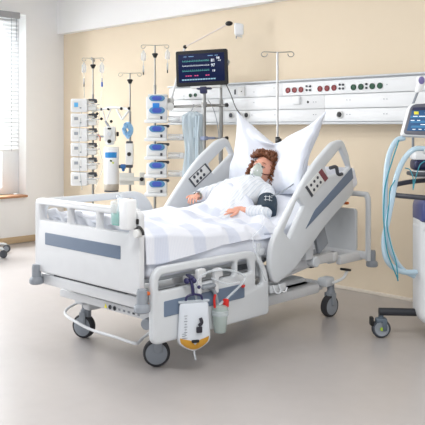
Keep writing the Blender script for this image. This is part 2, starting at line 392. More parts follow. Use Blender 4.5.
# brake bar
za, ya = .16, 2.80
pts = [at(84, 301, Y=2.99), at(77, 303, Y=2.96), at(67, 309, Y=2.90), at(66, 315, Y=2.86), at(78, 323, Y=2.84), at(92, 330, Y=2.84), at(115, 337, Y=2.84), at(133, 343, Y=2.84), at(138, 343, Y=2.86), at(143, 338, Y=2.92), (-3.37, 2.97, .24)]
obj('brake_bar', tube(pts, .0095, 10), BEDW, bed)
obj('brake_lever', [tube([(-3.24, 4.60, .27), (-3.2, 4.68, .30), (-3.2, 4.74, .345)], .011)], BEDW, bed)
obj('brake_pedal', rb((-3.2, 4.72, .362), (.035, .11, .018), .006, Matrix.Rotation(-.2, 3, 'X')), BLACK, bed)
obj('pedal_foot', tube([(-3.5, 4.0, .10), (-3.55, 3.7, .09)], .018), BLACK, bed)
obj('pedal_hanger', cyl((-3.5, 4.0, .10), (-3.5, 4.0, .22), .012), DGREY, bed)
obj('roller_guard', cyl((-3.22, 2.78, .325), (-3.20, 2.72, .325), .032, n=20), GREY, bed)
# foot side rail
def foot_rail(X, dz, nm, side):
    o = fillet([(2.715, .215+dz, .06), (2.715, .655+dz, .09), (3.60, .655+dz, .22), (3.73, .50+dz, .12), (3.735, .215+dz, .03)], n=8)
    h1 = fillet([(2.765, .515+dz, .02), (3.40, .515+dz, .02), (3.40, .605+dz, .02), (2.765, .605+dz, .06)])
    h2 = fillet([(3.43, .515+dz, .02), (3.56, .515+dz, .02), (3.53, .605+dz, .04), (3.43, .605+dz, .02)])
    h3 = fillet([(3.60, .42+dz, .02), (3.67, .42+dz, .02), (3.67, .52+dz, .03), (3.60, .59+dz, .02)])
    r = obj(nm, plate(o, [h1, h2, h3] if side < 0 else [h1, h2], .04, XP(X), .014), BEDG, bed)
    s = 1 if side < 0 else -1
    obj('inlay', plate(fillet([(2.80, .365+dz), (3.485, .365+dz), (3.485, .455+dz), (2.80, .455+dz)], .008), [], .006, XP(X+s*.021), .002), SLATE, r)
    obj('rail_bracket', [rb((X-s*.05, 3.0, .40+dz), (.07, .05, .2), .012), rb((X-s*.05, 3.5, .40+dz), (.07, .05, .2), .012)], BEDG, r)
    return r
foot_rail(XN, 0, 'foot_side_rail', -1); foot_rail(XF, .315, 'foot_side_rail', 1)
# head side rail
def yz(L, X=-3.13):
    out = []
    for q in L:
        p = at(q[0], q[1], X=X); out.append((p.y, p.z)+tuple(q[2:]))
    return out
HO = yz([(273, 285, .05), (267.5, 268, .06), (269, 244, .1), (278, 226, .1), (294, 195, .1), (312, 164, .1), (331, 142, .05), (341, 139, .05), (347, 155, .03), (352.5, 192, .05), (323, 226, .05), (292, 270, .05)])
HH = [yz([(281.8, 231, .01), (296, 198, .01), (301.5, 206, .01), (287, 238.5, .01)]),
      yz([(323, 167, .01), (338.5, 148, .015), (342.5, 156, .01), (347, 167, .01), (341, 173.5, .01), (326, 176, .01)])]
HI = yz([(303, 228.5, .004), (312, 210, .02), (349, 167.5, .004), (350.5, 178, .004)])
HPAD = yz([(302, 187, .004), (318.5, 168.5, .004), (325, 178, .004), (308.5, 197, .004)])
HH2 = [yz([(208.5, 164, .01), (227, 145.5, .012), (231.5, 154.5, .01), (213, 173.5, .01)], X=-4.28)]
def head_rail(X, s):
    r = obj('head_side_rail', plate(fillet(HO, n=6), [fillet(h) for h in (HH if s > 0 else HH2)], .045, XP(X), .014), BEDG, bed)
    if s > 0: obj('inlay', plate(fillet(HI), [], .006, XP(X+.0235), .002), SLATE, r)
    def pad(xx, dirn):
        q = obj('control_pad', plate(fillet(HPAD), [], .006, XP(xx), .002), OFFW, r)
        a, b, c, d = [V(p[:2]) for p in HPAD]
        if dirn > 0:
            obj('pad_edge', plate([tuple(a), tuple(a+(b-a)*.10), tuple(d+(c-d)*.10), tuple(d)], [], .004, XP(xx+.004), .001), DGREY, q)
            obj('pad_red_keys', plate([tuple(a+(b-a)*.80), tuple(b), tuple(c), tuple(d+(c-d)*.80)], [], .004, XP(xx+.004), .001), M('pad_red', (120, 60, 70), .5), q)
        else:
            fo = [tuple(a), tuple(b), tuple(c), tuple(d)]
            cc = (a+b+c+d)/4; fi = [tuple(cc+(V(p)-cc)*.86) for p in fo]
            obj('pad_edge', plate(fo, [fi], .004, XP(xx+.004), .001), DGREY, q)
        for u in (.25, .45, .65):
            for v in (.25, .72):
                p = a+(b-a)*u+(d-a)*v
                obj('button', cyl((xx+.003, p.x, p.y), (xx+.007, p.x, p.y), .011 if dirn > 0 else .014, n=10), DGREY, q)
    pad(X+.024, 1 if s > 0 else -1)
    return r
head_rail(-3.13, 1)
fr_ = head_rail(XF-.02, -1)
# release handle on the near head rail
g1 = at(330, 168, X=-3.11); g2 = at(336, 167, X=-3.11); g3 = at(338, 174, X=-3.11); g4 = at(342, 174, X=-3.11)
obj('release_handle', tube([g1, g2, g3, g4], .013, 8), DGREY, bed)
for X, s in ((-3.13, -1), (XF-.02, 1)):
    obj('rail_pivot', [rb((X+s*.06, 4.22, .60), (.06, .10, .20), .02), cyl((X+s*.03, 4.3, .48), (X+s*.12, 4.3, .48), .04)], BEDG, bed)
obj('pivot_cover', plate(fillet(yz([(314, 236, .01), (323, 226, .01), (327, 243, .01), (318, 254, .01)], X=-3.2)), [], .03, XP(-3.2), .005), GREY, bed)
# headboard
hb = [(-4.24, .50), (-4.24, .93), (-3.17, .93), (-3.17, .50)]
hbo = obj('headboard', plate(fillet([(-4.2, .46, .03), (-4.2, .80, .03), (-3.27, .80, .03), (-3.27, .46, .03)]), [], .03, YP(YHd), .008), BEDG, bed)
obj('headboard_frame', tube([(-4.25, YHd, .40), (-4.25, YHd, .60), (-4.25, YHd, .86), (-4.235, YHd, .905), (-4.19, YHd, .92), (-3.7, YHd, .92), (-3.22, YHd, .92), (-3.18, YHd, .905), (-3.165, YHd, .86), (-3.165, YHd, .60), (-3.165, YHd, .40)], .022, 12), BEDG, hbo)
obj('headboard_cross_rail', [rb((-3.7, YHd, .44), (1.08, .035, .06), .01)], BEDW, hbo)
p = at(345, 203, Y=YHd); obj('cpr_handle', rb(p, (.06, .04, .022), .008), ORANGE, bed)
objs('rail_hook', [tube([(-3.12, 3.76, .40), (-3.10, 3.76, .36), (-3.09, 3.79, .35), (-3.09, 3.81, .375)], .006), tube([(-3.12, 3.82, .40), (-3.10, 3.82, .36), (-3.09, 3.85, .35), (-3.09, 3.87, .375)], .006), rb((-3.14, 3.83, .37), (.02, .16, .05), .005), rb((-3.18, 3.83, .37), (.08, .10, .04), .005)], BEDG, bed)
obj('accessory_rail', [cyl((-3.19, 2.80, .50), (-3.19, 3.62, .50), .012), rb((-3.215, 3.0, .49), (.05, .04, .03), .004), rb((-3.215, 3.5, .49), (.05, .04, .03), .004)], CHROME, bed)
obj('gap_post', [rb((-3.2, 3.70, .57), (.03, .05, .22), .01), rb((-3.19, 3.72, .62), (.03, .06, .05), .01)], BEDG, bed)

# mattress
def mattop(y):
    return .735 if y < 3.95 else .735+(y-3.95)*math.tan(math.radians(25))
def mattgeo():
    prof = []
    top = [(2.74, .735), (3.88, .735), (4.02, .765), (4.84, .765+.82*.466)]
    bot = [(4.90, 1.00), (3.98, .60), (3.88, .575), (2.74, .575)]
    o = fillet([(a, b, .04) for a, b in top+bot], n=4)
    return plate(o, [], 1.0, XP(-3.697), .02)
tag(obj('mattress', mattgeo(), MATT), 'thick white mattress with raised back part on the bed deck', 'mattress')

# pillow
def pill(u, v, sgn):
    U, W = 2*u-1, 2*v-1
    ax = V((0, .36, .93)); n_ = V((0, -.93, .36))
    e = max(0, (1-abs(U)**3.2))**.55*max(0, (1-abs(W)**3.2))**.55
    hx = .41*(1-.07*(1-abs(U)**2)*0) 
    sag = .0
    if W > 0: sag = -.27*(W**1.2)*max(0, 1-abs(U)**1.15)
    c = V((-3.71, 4.52, 1.24))
    pinch = 1-.10*(1-abs(W)**2)*abs(U)**6
    x = U*hx*pinch*(1+.05*W)
    fold = (.012*math.sin(9*U+5*W)+.010*math.sin(abs(U)*16-W*9+4*mn.noise(V((U*2, W*2, 7))))*abs(U))*e+.014*mn.noise(V((U*3, W*3, sgn*1.7)))
    t = (.105*e*sgn)+fold
    dent = -.06*math.exp(-((U+.0)**2)/.10-((W+.15)**2)/.35) if sgn > 0 else 0
    wing = -.05*abs(U)**2*0+.11*(abs(U)**2)
    q = c+V((x, 0, 0))+ax*(W*.33+sag)+n_*(t+dent+wing*.8)
    q.y += .07*U*W*.5
    return q
pg = [grid(lambda u, v: pill(u, v, 1), 80, 80), grid(lambda u, v: pill(u, v, -1), 80, 80)]
tag(obj('pillow', pg, PILLM, ang=180), 'large white pillow propped upright behind the patient head, corners standing up', 'pillow')

# duvet
random.seed(3)
def bump(x, c, w): return math.exp(-((x-c)/w)**2)
def duv(u, v):
    # u: 0 far side .. 1 near hem;  v: 0 foot .. 1 chest
    y = 2.716+v*(1.269+.085*max(0, 1-((u-.36)/.34)**2))
    L = [(-4.20, -.10), (-4.16, -.02), (-4.08, 0), (-3.32, 0), (-3.24, -.012), (-3.195, -.05), (-3.180, -.20)]
    t = u*(len(L)-1); 
    us = [0, .05, .12, .70, .76, .80, 1]
    for i in range(len(us)-1):
        if u <= us[i+1]+1e-9: s = (u-us[i])/(us[i+1]-us[i]); break
    s2 = s
    x = L[i][0]*(1-s2)+L[i+1][0]*s2; dz = L[i][1]*(1-s2)+L[i+1][1]*s2
    tt = max(0, min(1, (y-2.9)/.9)); xn = max(0, min(1, (x+3.75)/.5))
    base = .855+.02*bump(y, 2.80, .12)-.04*tt*xn-.05*tt
    legs = .03*(bump(x, -3.64, .09)+bump(x, -3.86, .09))*(1-bump(y, 3.85, .25))*bump(y, 3.35, .4)
    lap = .06*bump(x, -3.86, .18)*max(0, min(1, (y-3.55)/.35)); rise = max(0, y-3.88)*.15
    z = base+legs+lap+rise+dz
    TT = [(2.0, .70), (3.5, .79), (3.7, .825), (3.8, .845), (3.92, .905), (4.05, 1.00), (4.2, 1.07)]
    for (ya, za), (yb, zb_) in zip(TT, TT[1:]):
        if ya <= y <= yb: tz = za+(zb_-za)*(y-ya)/(yb-ya)
    ddx = abs(x+3.77)/.21
    if u < .8 and dz > -.02: z = max(z, tz+.022-.10*ddx**2.2)
    calm = 1-bump(y, 3.85, .16)*bump(x, -3.62, .12)
    if u > .80:
        k = (u-.80)/.20
        want = .672+.03*max(0, min(1, (y-2.8)/.7))+.10*max(0, y-3.72)+.008*math.sin(y*6)
        top = base+legs+rise-.05; z = top*(1-k)+want*k
        x += .007*math.sin(y*17+1.5*math.sin(y*5))*k
    w = .034*mn.noise(V((x*3.0+y*1.2, y*3.6-x*2, 1.0)))+.016*(1-abs(2*mn.noise(V((x*2.2+y*3, y*1.5-x*4, 9.0)))))**3*bump(y, 3.5, .45)+.012*mn.noise(V((x*9, y*5+x*4, 5.0)))
    w += .012*math.sin((y*.8+x)*26+3*mn.noise(V((x*2, y*2, 0))))*bump(y, 3.85, .3)*(u < .8)
    z += w*(calm if u < .8 else .4)
    if v > .97: z -= .025*(v-.97)/.03
    return V((x, y, z))
tag(obj('duvet', grid(duv, 110, 110), DUVM, ang=180, solid=.02), 'white duvet with pale blue stripes spread over the lower body of the patient', 'duvet')
# rumpled sheet at the foot end
def sh(u, v):
    x = -4.17+u*.92; y = 2.722+.018*math.sin(u*40+v*6)*v; z = .76+v*.145+.014*math.sin(u*23)+.01*mn.noise(V((u*9, v*2, 0)))
    return V((x, y+.012*mn.noise(V((u*12, v*4, 3)))-.0, z))
tag(obj('bed_sheet', grid(sh, 80, 12), SHEET, ang=180, solid=.008), 'rumpled white bed sheet tucked behind the footboard openings', 'sheet')

# ------------------------------------------------------------------ person
def skin(verts, edges, radii, root=0, sub=2):
    me = bpy.data.meshes.new('k'); me.from_pydata([tuple(v) for v in verts], edges, []); me.update()
    ob = bpy.data.objects.new('k', me); C.objects.link(ob)
    md = ob.modifiers.new('s', 'SKIN'); md.use_smooth_shade = True; md.branch_smoothing = .3
    for i, r in enumerate(radii):
        sv = me.skin_vertices[0].data[i]; sv.radius = (r, r) if not hasattr(r, '__len__') else r; sv.use_root = (i == root)
    ms = ob.modifiers.new('u', 'SUBSURF'); ms.levels = sub; ms.render_levels = sub
    dg = bpy.context.evaluated_depsgraph_get(); m2 = bpy.data.meshes.new_from_object(ob.evaluated_get(dg))
    g = [V(v.co) for v in m2.vertices], [list(p.vertices) for p in m2.polygons]
    bpy.data.objects.remove(ob); return g
def remesh(pieces, vox, it=2):
    vs = []; fs = []
    for v, f in pieces: b = len(vs); vs += v; fs += [[i+b for i in q] for q in f]
    me = bpy.data.meshes.new('k'); me.from_pydata([tuple(v) for v in vs], [], fs)
    bm = bmesh.new(); bm.from_mesh(me); bmesh.ops.recalc_face_normals(bm, faces=bm.faces); bm.to_mesh(me); bm.free()
    ob = bpy.data.objects.new('k', me); C.objects.link(ob)
    r = ob.modifiers.new('r', 'REMESH'); r.mode = 'VOXEL'; r.voxel_size = vox
    s = ob.modifiers.new('s', 'SMOOTH'); s.factor = .5; s.iterations = it
    dg = bpy.context.evaluated_depsgraph_get(); m2 = bpy.data.meshes.new_from_object(ob.evaluated_get(dg))
    g = [V(v.co) for v in m2.vertices], [list(p.vertices) for p in m2.polygons]
    bpy.data.objects.remove(ob); return g
# head frame
hc = V((-3.745, 4.395, 1.108))
hup = V((.04, .42, .91)).normalized(); hfw = V((.24, -.90, .37)); hfw = (hfw-hup*hfw.dot(hup)).normalized(); hsd = hfw.cross(hup)
HR = Matrix((hsd, hfw, hup)).transposed()
HS = 1.08
def hp(x, y, z): return hc+HR@V((x*HS, y*HS, z*HS))
def g2(x, z, cx, cz, wx, wz): return math.exp(-((x-cx)/wx)**2-((z-cz)/wz)**2)
def headgeo(n=56, m=44):
    vs, fs = ell((0, 0, 0), 1, n, m); out = []
    for v in vs:
        x, y, z = v
        X = .076*x; Y = .094*y; Z = .118*z
        if z < 0:
            t = -z; X *= 1-.30*t*t; Y = Y*(1-.12*t)+.020*t if y > 0 else Y*(1-.35*t)+.01*t
        if y > 0:
            Y = Y*(1-.06*abs(x)**2)
            d = 0
            d += .026*g2(X, Z, 0, -.028, .013, .018)+.012*g2(X, Z, 0, -.008, .009, .022)
            d -= .011*(g2(X, Z, .031, .006, .017, .012)+g2(X, Z, -.031, .006, .017, .012))
            d += .005*(g2(X, Z, .03, .026, .024, .008)+g2(X, Z, -.03, .026, .024, .008))
            d += .008*g2(X, Z, 0, -.062, .02, .010)+.009*g2(X, Z, 0, -.098, .02, .014)
            d += .005*(g2(X, Z, .045, -.03, .02, .022)+g2(X, Z, -.045, -.03, .02, .022))
            Y += d*min(1, y*2)
        out.append(hp(X, Y, Z))
    return out, fs
bv = []; be = []; br = []
def add(p, r, par=None):
    bv.append(V(p)); br.append(r)
    if par is not None: be.append((par, len(bv)-1))
    return len(bv)-1
pelv = add((-3.75, 3.72, .77), .06)
wst = add((-3.75, 3.93, .84), .07, pelv)
ch = add((-3.75, 4.10, .925), .10, wst)
ch2 = add((-3.75, 4.22, .975), .08, ch)
nk = add((-3.75, 4.285, 1.01), .056, ch2)
nk2 = add(hp(0, -.025, -.07), .052, nk)
S1 = add((-3.60, 4.255, .965), .06, ch2); A1 = add((-3.56, 4.23, .94), .055, S1); A2 = add((-3.49, 4.14, .88), .046, A1)
E1 = add((-3.425, 4.06, .818), .040, A2); F1 = add((-3.50, 3.99, .835), .036, E1); W_ = V((-3.585, 3.93, .852)); F2 = add(W_, .024, F1)
S2 = add((-3.90, 4.24, .985), .06, ch2); B1 = add((-3.95, 4.17, .965), .052, S2); B2 = add((-4.02, 4.08, .93), .044, B1)
E2 = add((-4.055, 4.0, .91), .038, B2); G1 = add((-4.03, 3.96, .918), .033, E2); W2 = V((-4.0, 3.925, .927)); G2 = add(W2, .023, G1)
def torso(o):
    L = [(3.66, .755, .14, .05), (3.78, .770, .155, .06), (3.92, .82, .15, .078), (4.05, .89, .155, .10), (4.15, .945, .165, .112), (4.22, .975, .165, .095), (4.27, 1.0, .13, .075), (4.30, 1.015, .075, .055)]
    dd = V((0, .9, .42)).normalized(); nn = V((0, -.42, .9)).normalized(); vs = []; fs = []; n = 28
    for (y, z, a, b) in L:
        for k in range(n):
            t = 2*math.pi*k/n; vs.append(V((-3.75+.01, y, z))+V((1, 0, 0))*(a+o)*math.cos(t)+nn*(b+o)*math.sin(t))
    for i in range(len(L)-1):
        for k in range(n): k2 = (k+1) % n; fs.append([i*n+k, i*n+k2, (i+1)*n+k2, (i+1)*n+k])
    fs += [list(range(n))[::-1], [(len(L)-1)*n+k for k in range(n)]]; return vs, fs
# legs
for sx in (-.11, .11):
    a = add((-3.75+sx*.8, 3.62, .765), .062, pelv); k = add((-3.75+sx, 3.32, .765), .052, a); an = add((-3.75+sx, 3.0, .76), .034, k); add((-3.75+sx, 2.93, .785), .028, an)
body = skin(bv, be, br)
def hand(w, d, n_, side, sc=1, curl=.35):
    """w wrist, d direction of the fingers, n_ back-of-hand normal, side = thumb direction sign"""
    d = V(d).normalized(); n_ = (V(n_)-d*V(n_).dot(d)).normalized(); t = d.cross(n_)*side
    P = []
    vv = [w-d*.02, w+d*.02*sc, w+d*.055*sc, w+d*.08*sc]; 
    P.append(ell(w+d*.045*sc, (.040*sc, .045*sc, .015*sc), 16, 10, Matrix((t, d, n_)).transposed()))
    P.append(tube([w-d*.03, w, w+d*.03*sc], .021*sc, 12, 4, rs=lambda q: .024*sc-.003*q))
    for i, (off, ln) in enumerate(((.027, .072), (.009, .080), (-.010, .074), (-.028, .058))):
        b = w+d*(.072-.004*abs(i-1))*sc+t*off*sc; q = [w+d*.03*sc+t*off*.6*sc, b]; ang = .10; dd = (d+t*(off*3.2)).normalized()
        for s in (.42, .32, .26):
            ang += curl*(1 if s != .42 else .6); b = b+(dd*math.cos(ang)-n_*math.sin(ang))*ln*s*sc; q.append(b)
        P.append(tube(q, .008*sc, 10, 5, rs=lambda z: (.0092-.0028*z)*sc)); P.append(ell(q[-1], .0066*sc, 10, 8))
    b0 = w+d*.018*sc+t*.022*sc; b1 = b0+(d*.6+t*.75).normalized()*.032*sc; b2 = b1+(d*.85+t*.4-n_*.15).normalized()*.028*sc; b3 = b2+(d*.95+t*.05-n_*.3).normalized()*.022*sc
    P.append(tube([w+d*.01*sc, b0, b1, b2, b3], .01*sc, 10, 5, rs=lambda z: (.0135-.0055*z)*sc)); P.append(ell(b3, .0078*sc, 10, 8))
    return P
# near hand lies flat on the duvet pointing to the foot of the bed; far hand rests on the cover
handN = hand(W_, (-.36, -.92, -.06), (.30, .05, .95), -1, 1.08, .16)
handF = hand(W2, (.35, -.90, -.02), (-.05, .1, 1), 1, .95, .45)
bodyg = remesh([body, torso(0), headgeo()]+handN+handF, .0036, 2)
per = obj('person', bodyg, SKIN, ang=180)
tag(per, 'woman patient lying propped up in bed with auburn curly hair and oxygen mask', 'person')
# ears
for s in (1, -1):
    obj('ear', ell(hp(.077*s, -.005, -.005), (.009, .018, .03), 14, 10, HR), SKIN, per)
# eyes: almost closed, lids + brow + lash line
for s in (1, -1):
    e = obj('eye', ell(hp(.031*s, .0815, .003), .0125, 16, 12), M('eye_white', (170, 150, 140), .4), per)
    obj('iris', ell(hp(.030*s, .0925, .001), (.0075, .004, .007), 12, 8, HR), M('iris_brown', (60, 40, 30), .3), e)
    obj('eyelid', [tube([hp((.031+.017*c)*s, .0875-abs(c)*.008, .0065+.004*(1-c*c)) for c in (-1, -.5, 0, .5, 1)], .0042, 8)], SKIN, per)
    obj('eyelash', [tube([hp((.031+.017*c)*s, .0925-abs(c)*.009, .0035+.003*(1-c*c)) for c in (-1, -.5, 0, .5, 1)], .0014, 6)], BLACK, per)
    obj('eyebrow', [tube([hp((.031+.020*c)*s, .0935-abs(c+.2)*.010, .026+.005*(1-c*c)) for c in (-1, -.5, 0, .5, 1)], .0028, 6, rs=lambda q: .0032*(1-.5*abs(2*q-1)))], HAIRM, per)
obj('lips', [tube([hp(x, .103-abs(x)*.35, -.058) for x in (-.022, -.01, 0, .01, .022)], .005, 8), tube([hp(x, .102-abs(x)*.35, -.068) for x in (-.02, -.01, 0, .01, .02)], .0055, 8)], M('lips', (190, 100, 96), .45), per)
# hair
random.seed(11)
hg = []
def capf(u, v):
    a = 2*math.pi*u; th = math.pi*v*.66
    x, y, z = math.sin(th)*math.cos(a), math.sin(th)*math.sin(a), math.cos(th)
    R = (.087, .099, .126); y2 = y
    if y > 0: lim = .55; 
    q = V((R[0]*x, R[1]*y*(.93 if y > 0 else 1.02), R[2]*z))
    if y > 0.15 and z < .60: q *= .88
    q *= 1+.03*mn.noise(V((x*6, y*6, z*6)))
    return hp(*q)
hg.append(grid(capf, 40, 24))
k = 0
while k < 420:
    a = random.uniform(0, 2*math.pi); th = random.uniform(0, 1)*2.25
    x, y, z = math.sin(th)*math.cos(a), math.sin(th)*math.sin(a), math.cos(th)
    if y > .12 and z < .66: continue
    if y > .02 and z < .45 and abs(x) < .93: continue
    p = V((.088*x, .10*y, .124*z)); nrm = V((x, y*.9, z*.9)).normalized()
    dn = V((0, 0, -1)); t = (dn-nrm*dn.dot(nrm)); t = (t+nrm*.05+V(((1 if x > 0 else -1)*.8*max(0, z), -.25, 0))+V((random.uniform(-.4, .4), random.uniform(-.4, .2), 0))).normalized(); t = (t-nrm*t.dot(nrm)*.85).normalized()
    L = random.uniform(.05, .10)*(1.15 if z < .2 else .8); s1 = nrm.cross(t).normalized(); pts = []; ph = random.uniform(0, 6); rr = random.uniform(.008, .016); turns = random.uniform(1.5, 2.6)
    for j in range(17):
        q = j/16; c = p+t*L*q+nrm*(.010+.016*math.sin(q*2.5)); aa = ph+turns*2*math.pi*q
        pts.append(hp(*(c+(s1*math.cos(aa)+nrm*math.sin(aa))*rr)))
    hg.append(tube(pts, .004, 5, 0, rs=lambda q: .0052*(1-.55*q))); k += 1
# longer side locks falling on the near shoulder side and under the chin side
for k in range(150):
    s = 1 if k % 3 else -1
    st = V((.080*s+random.uniform(-.006, .022), random.uniform(-.07, .035), random.uniform(-.06, .07))); L = random.uniform(.06, .12); pts = []; ph = random.uniform(0, 6)
    for j in range(19):
        q = j/18; aa = ph+2.4*2*math.pi*q; pts.append(hp(*(st+V((.015*s*math.sin(q*2.6)+.010*math.cos(aa), .010*math.sin(aa)-.01*q, -L*q)))))
    hg.append(tube(pts, .004, 5, 0, rs=lambda q: .0044*(1-.5*q)))
obj('hair', hg, HAIRM, per, ang=180)
# gown
gv = []; ge = []; gr = []
def ga(p, r, par=None):
    gv.append(V(p)); gr.append(r)
    if par is not None: ge.append((par, len(gv)-1))
    return len(gv)-1
d = ga((-3.75, 4.18, .955), .10)
s = ga((-3.60, 4.255, .965), .078, d); s2 = ga((-3.55, 4.22, .93), .072, s); s3 = ga((-3.49, 4.14, .88), .066, s2); s4 = ga((-3.428, 4.06, .82), .072, s3); s5 = ga((-3.50, 3.995, .838), .056, s4); ga((-3.558, 3.952, .848), .044, s5)
s = ga((-3.90, 4.24, .985), .078, d); s2 = ga((-3.955, 4.165, .965), .072, s); s3 = ga((-4.025, 4.07, .93), .064, s2); s4 = ga((-4.06, 3.995, .91), .054, s3); ga((-4.035, 3.96, .915), .044, s4)
gg = skin(gv, ge, gr)
gg = remesh([gg, torso(.018)], .007, 3)
gg = ([v+V((0, -.35, .9))*(.012*mn.noise(v*9)+.006*mn.noise(v*24)+.003*math.sin(v.x*60+v.y*45+9*mn.noise(v*6))) for v in gg[0]], gg[1])
obj('hospital_gown', gg, GOWNM, per, ang=180)

# oxygen mask
om = thing('oxygen_mask', 'translucent oxygen mask over the nose and mouth of the patient', 'oxygen mask', hp(0, .11, -.04))
def mk(u, v):
    a = 2*math.pi*u; rr = v
    wx = .042*(1-.28*math.sin(a)) ; wz = .068
    X = wx*rr*math.cos(a); Z = -.046+wz*rr*math.sin(a)
    dep = (1-rr**2.6)
    Yb = .085+.012*(1-(X/.04)**2)+(.004 if Z < -.06 else 0)
    return hp(X, Yb+.052*dep*(1-.25*max(0, (Z+.04)/.06)), Z)
obj('mask_shell', grid(mk, 40, 14), MASKM, om, ang=180)
obj('mask_rim', tube([mk(i/24, 1) for i in range(25)], .004, 8, 3), MASKM, om)
obj('mask_port', [cyl(hp(0, .142, -.05), hp(0, .162, -.056), .013), cyl(hp(0, .155, -.054), hp(-.01, .165, -.085), .010), *[cyl(hp(sx*.022, .128, -.045), hp(sx*.024, .135, -.045), .007, n=10) for sx in (1, -1)]], WHITE, om)
obj('nose_clip', tube([hp(-.012, .118, .006), hp(0, .122, .009), hp(.012, .118, .006)], .003, 6), CHROME, om)
obj('strap', [tube([hp(.034, .094, -.045), hp(.058, .07, -.045), hp(.079, .03, -.03), hp(.092, -.02, -.01)], .003, 6), tube([hp(-.034, .094, -.045), hp(-.058, .07, -.045), hp(-.079, .03, -.03), hp(-.092, -.02, -.01)], .003, 6)], M('dark_strap', (70, 40, 36), .6), om)
obj('oxygen_tube', tube([hp(-.01, .165, -.085), hp(-.04, .15, -.13), (-3.93, 4.20, 1.03), (-4.05, 4.12, .98), (-4.14, 4.0, .93)], .0045, 8), CLEAR, om)

# blood pressure cuff on upper arm
ca = V((-3.55, 4.215, .935)); cb = V((-3.425, 4.055, .826)); cd = (cb-ca).normalized()
p0 = ca+cd*.055; p1 = cb-cd*.005; Lc = (p1-p0).length
cuf = thing('blood_pressure_cuff', 'dark navy blood pressure cuff wrapped round the left upper arm', 'blood pressure cuff', (p0+p1)/2)
obj('cuff_wrap', lathe([(.064, 0), (.071, .006), (.074, Lc*.3), (.074, Lc*.7), (.071, Lc-.006), (.062, Lc)], p0, cd, 36), CUFFM, cuf)
fN = (-FW*.8+RT*.0+UP*.35); fN = (fN-cd*fN.dot(cd)).normalized(); sdv = cd.cross(fN)
def cufmap(r):
    def f(u, v, w):
        th = v/r; return (p0+cd*(Lc*.5+u))+(fN*math.cos(th)+sdv*math.sin(th))*(r+w)
    return f
mark = [tube([(p0+cd*(Lc*.5+q*.035))+(fN*math.cos(o)+sdv*math.sin(o))*.0755 for q in (-1, -.5, 0, .5, 1)], .0018, 5, 0) for o in (-.12, .25)]
mark += [tube([(p0+cd*(Lc*.5+qq))+(fN*math.cos(o)+sdv*math.sin(o))*.0755 for o in (-.4, -.2, 0, .2, .4)], .0018, 5, 0) for qq in (-.02, .022)]
obj('cuff_print', mark, WHITE, cuf)
obj('air_hose', tube([p0+cd*.06+fN*.08-sdv*.02, (-3.40, 4.18, .97), (-3.36, 4.35, 1.06), (-3.33, 4.5, 1.18)], .0045, 8), GREY, cuf)
ws = thing('wrist_bracelet', 'grey hospital wristband on the right wrist of the patient', 'wristband', W2)
obj('band', lathe([(.029, -.014), (.031, -.012), (.031, .012), (.029, .014)], W2+V((.004, -.006, 0)), (.35, -.9, 0), 24, cap=False), M('olive_grey', (128, 130, 116), .6), ws)
obj('sensor', rb(W2+V((.01, -.012, .033)), (.03, .03, .012), .004), GREY, ws)

# ------------------------------------------------------------------ accessories on the bed
# iv pole at the head
PX, PYY = -4.041, 4.93
iv = thing('bed_infusion_pole', 'slim steel infusion pole with two loops fixed to the bed head', 'infusion pole', (PX, PYY, .45))
obj('pole', [cyl((PX, PYY, 1.30), (PX, PYY, 2.10), .0095, n=12)], M('pale_steel', (200, 200, 200), .35, .6), iv)
obj('lower_tube', cyl((PX, PYY, .46), (PX, PYY, 1.34), .0125, n=14), BEDG, iv)
obj('clamp', [cyl((PX, PYY, 1.31), (PX, PYY, 1.365), .02, n=14), rb((PX+.03, PYY-.02, 1.335), (.045, .03, .035), .006)], BLACK, iv)
def loops(P, a, rr=.004, rl=.026, span=.16, n=2, dr=(S_, C_, 0)):
    g = []; dr = V(dr).normalized()
    for i in range(n):
        s = 1 if i == 0 else -1; dd = dr*s if i < 2 else V((-dr.y, dr.x, 0))*(1 if i == 2 else -1)
        q = [P+V((0, 0, 0)), P+dd*(a-rl*.5)+V((0, 0, .004))]
        cc = P+dd*a+V((0, 0, -rl*.8+.004))
        for j in range(13): th = math.pi/2+.2-j/12*5.2; q.append(cc+dd*(rl*math.cos(th))+V((0, 0, rl*.85*math.sin(th))))
        g.append(tube(q, rr, 6, 0))
    return g
obj('hook_bar', loops(V((PX, PYY, 2.095)), .115), CHROME, iv)

# sanitiser on the footboard
sx0, sx1 = at(112, 215, Y=2.60).x, at(130, 215, Y=2.60).x; szt, szb = at(121, 199, Y=2.60).z, at(121, 229, Y=2.60).z; smx = (sx0+sx1)/2
sn = thing('hand_sanitizer_dispenser', 'white hand sanitizer dispenser with turquoise gel hooked on the footboard', 'dispenser', (smx, 2.61, szb))
obj('housing', rb((smx+.042, 2.615, (szt+szb)/2), (sx1-sx0-.085, .07, szt-szb), .012), WHITE, sn)
obj('back_plate', rb((smx, 2.643, (szt+szb)/2), (sx1-sx0, .012, szt-szb), .006), WHITE, sn)
bw = sx0+.045
obj('bottle', rb((bw, 2.605, (szt+szb)/2+.005), (.075, .055, szt-szb-.03), .014), CLEAR, sn)
obj('gel', rb((bw, 2.605, szb+.055), (.064, .045, .075), .01), LIQT, sn)
obj('bottle_label', rb((bw+.0, 2.576, (szt+szb)/2+.03), (.05, .002, .05), .0008), M('label_grey', (200, 206, 206), .5), sn)
obj('pump_cap', [cyl((bw+.03, 2.60, szt-.03), (bw+.03, 2.60, szt+.012), .014), tube([(bw+.03, 2.60, szt+.01), (bw+.035, 2.58, szt+.02), (bw+.04, 2.56, szt+.012)], .007)], CLEAR, sn)
obj('clamp_knob', [cyl((sx1+.045, 2.64, .86), (sx1+.045, 2.60, .86), .024, n=16)], OFFW, sn)
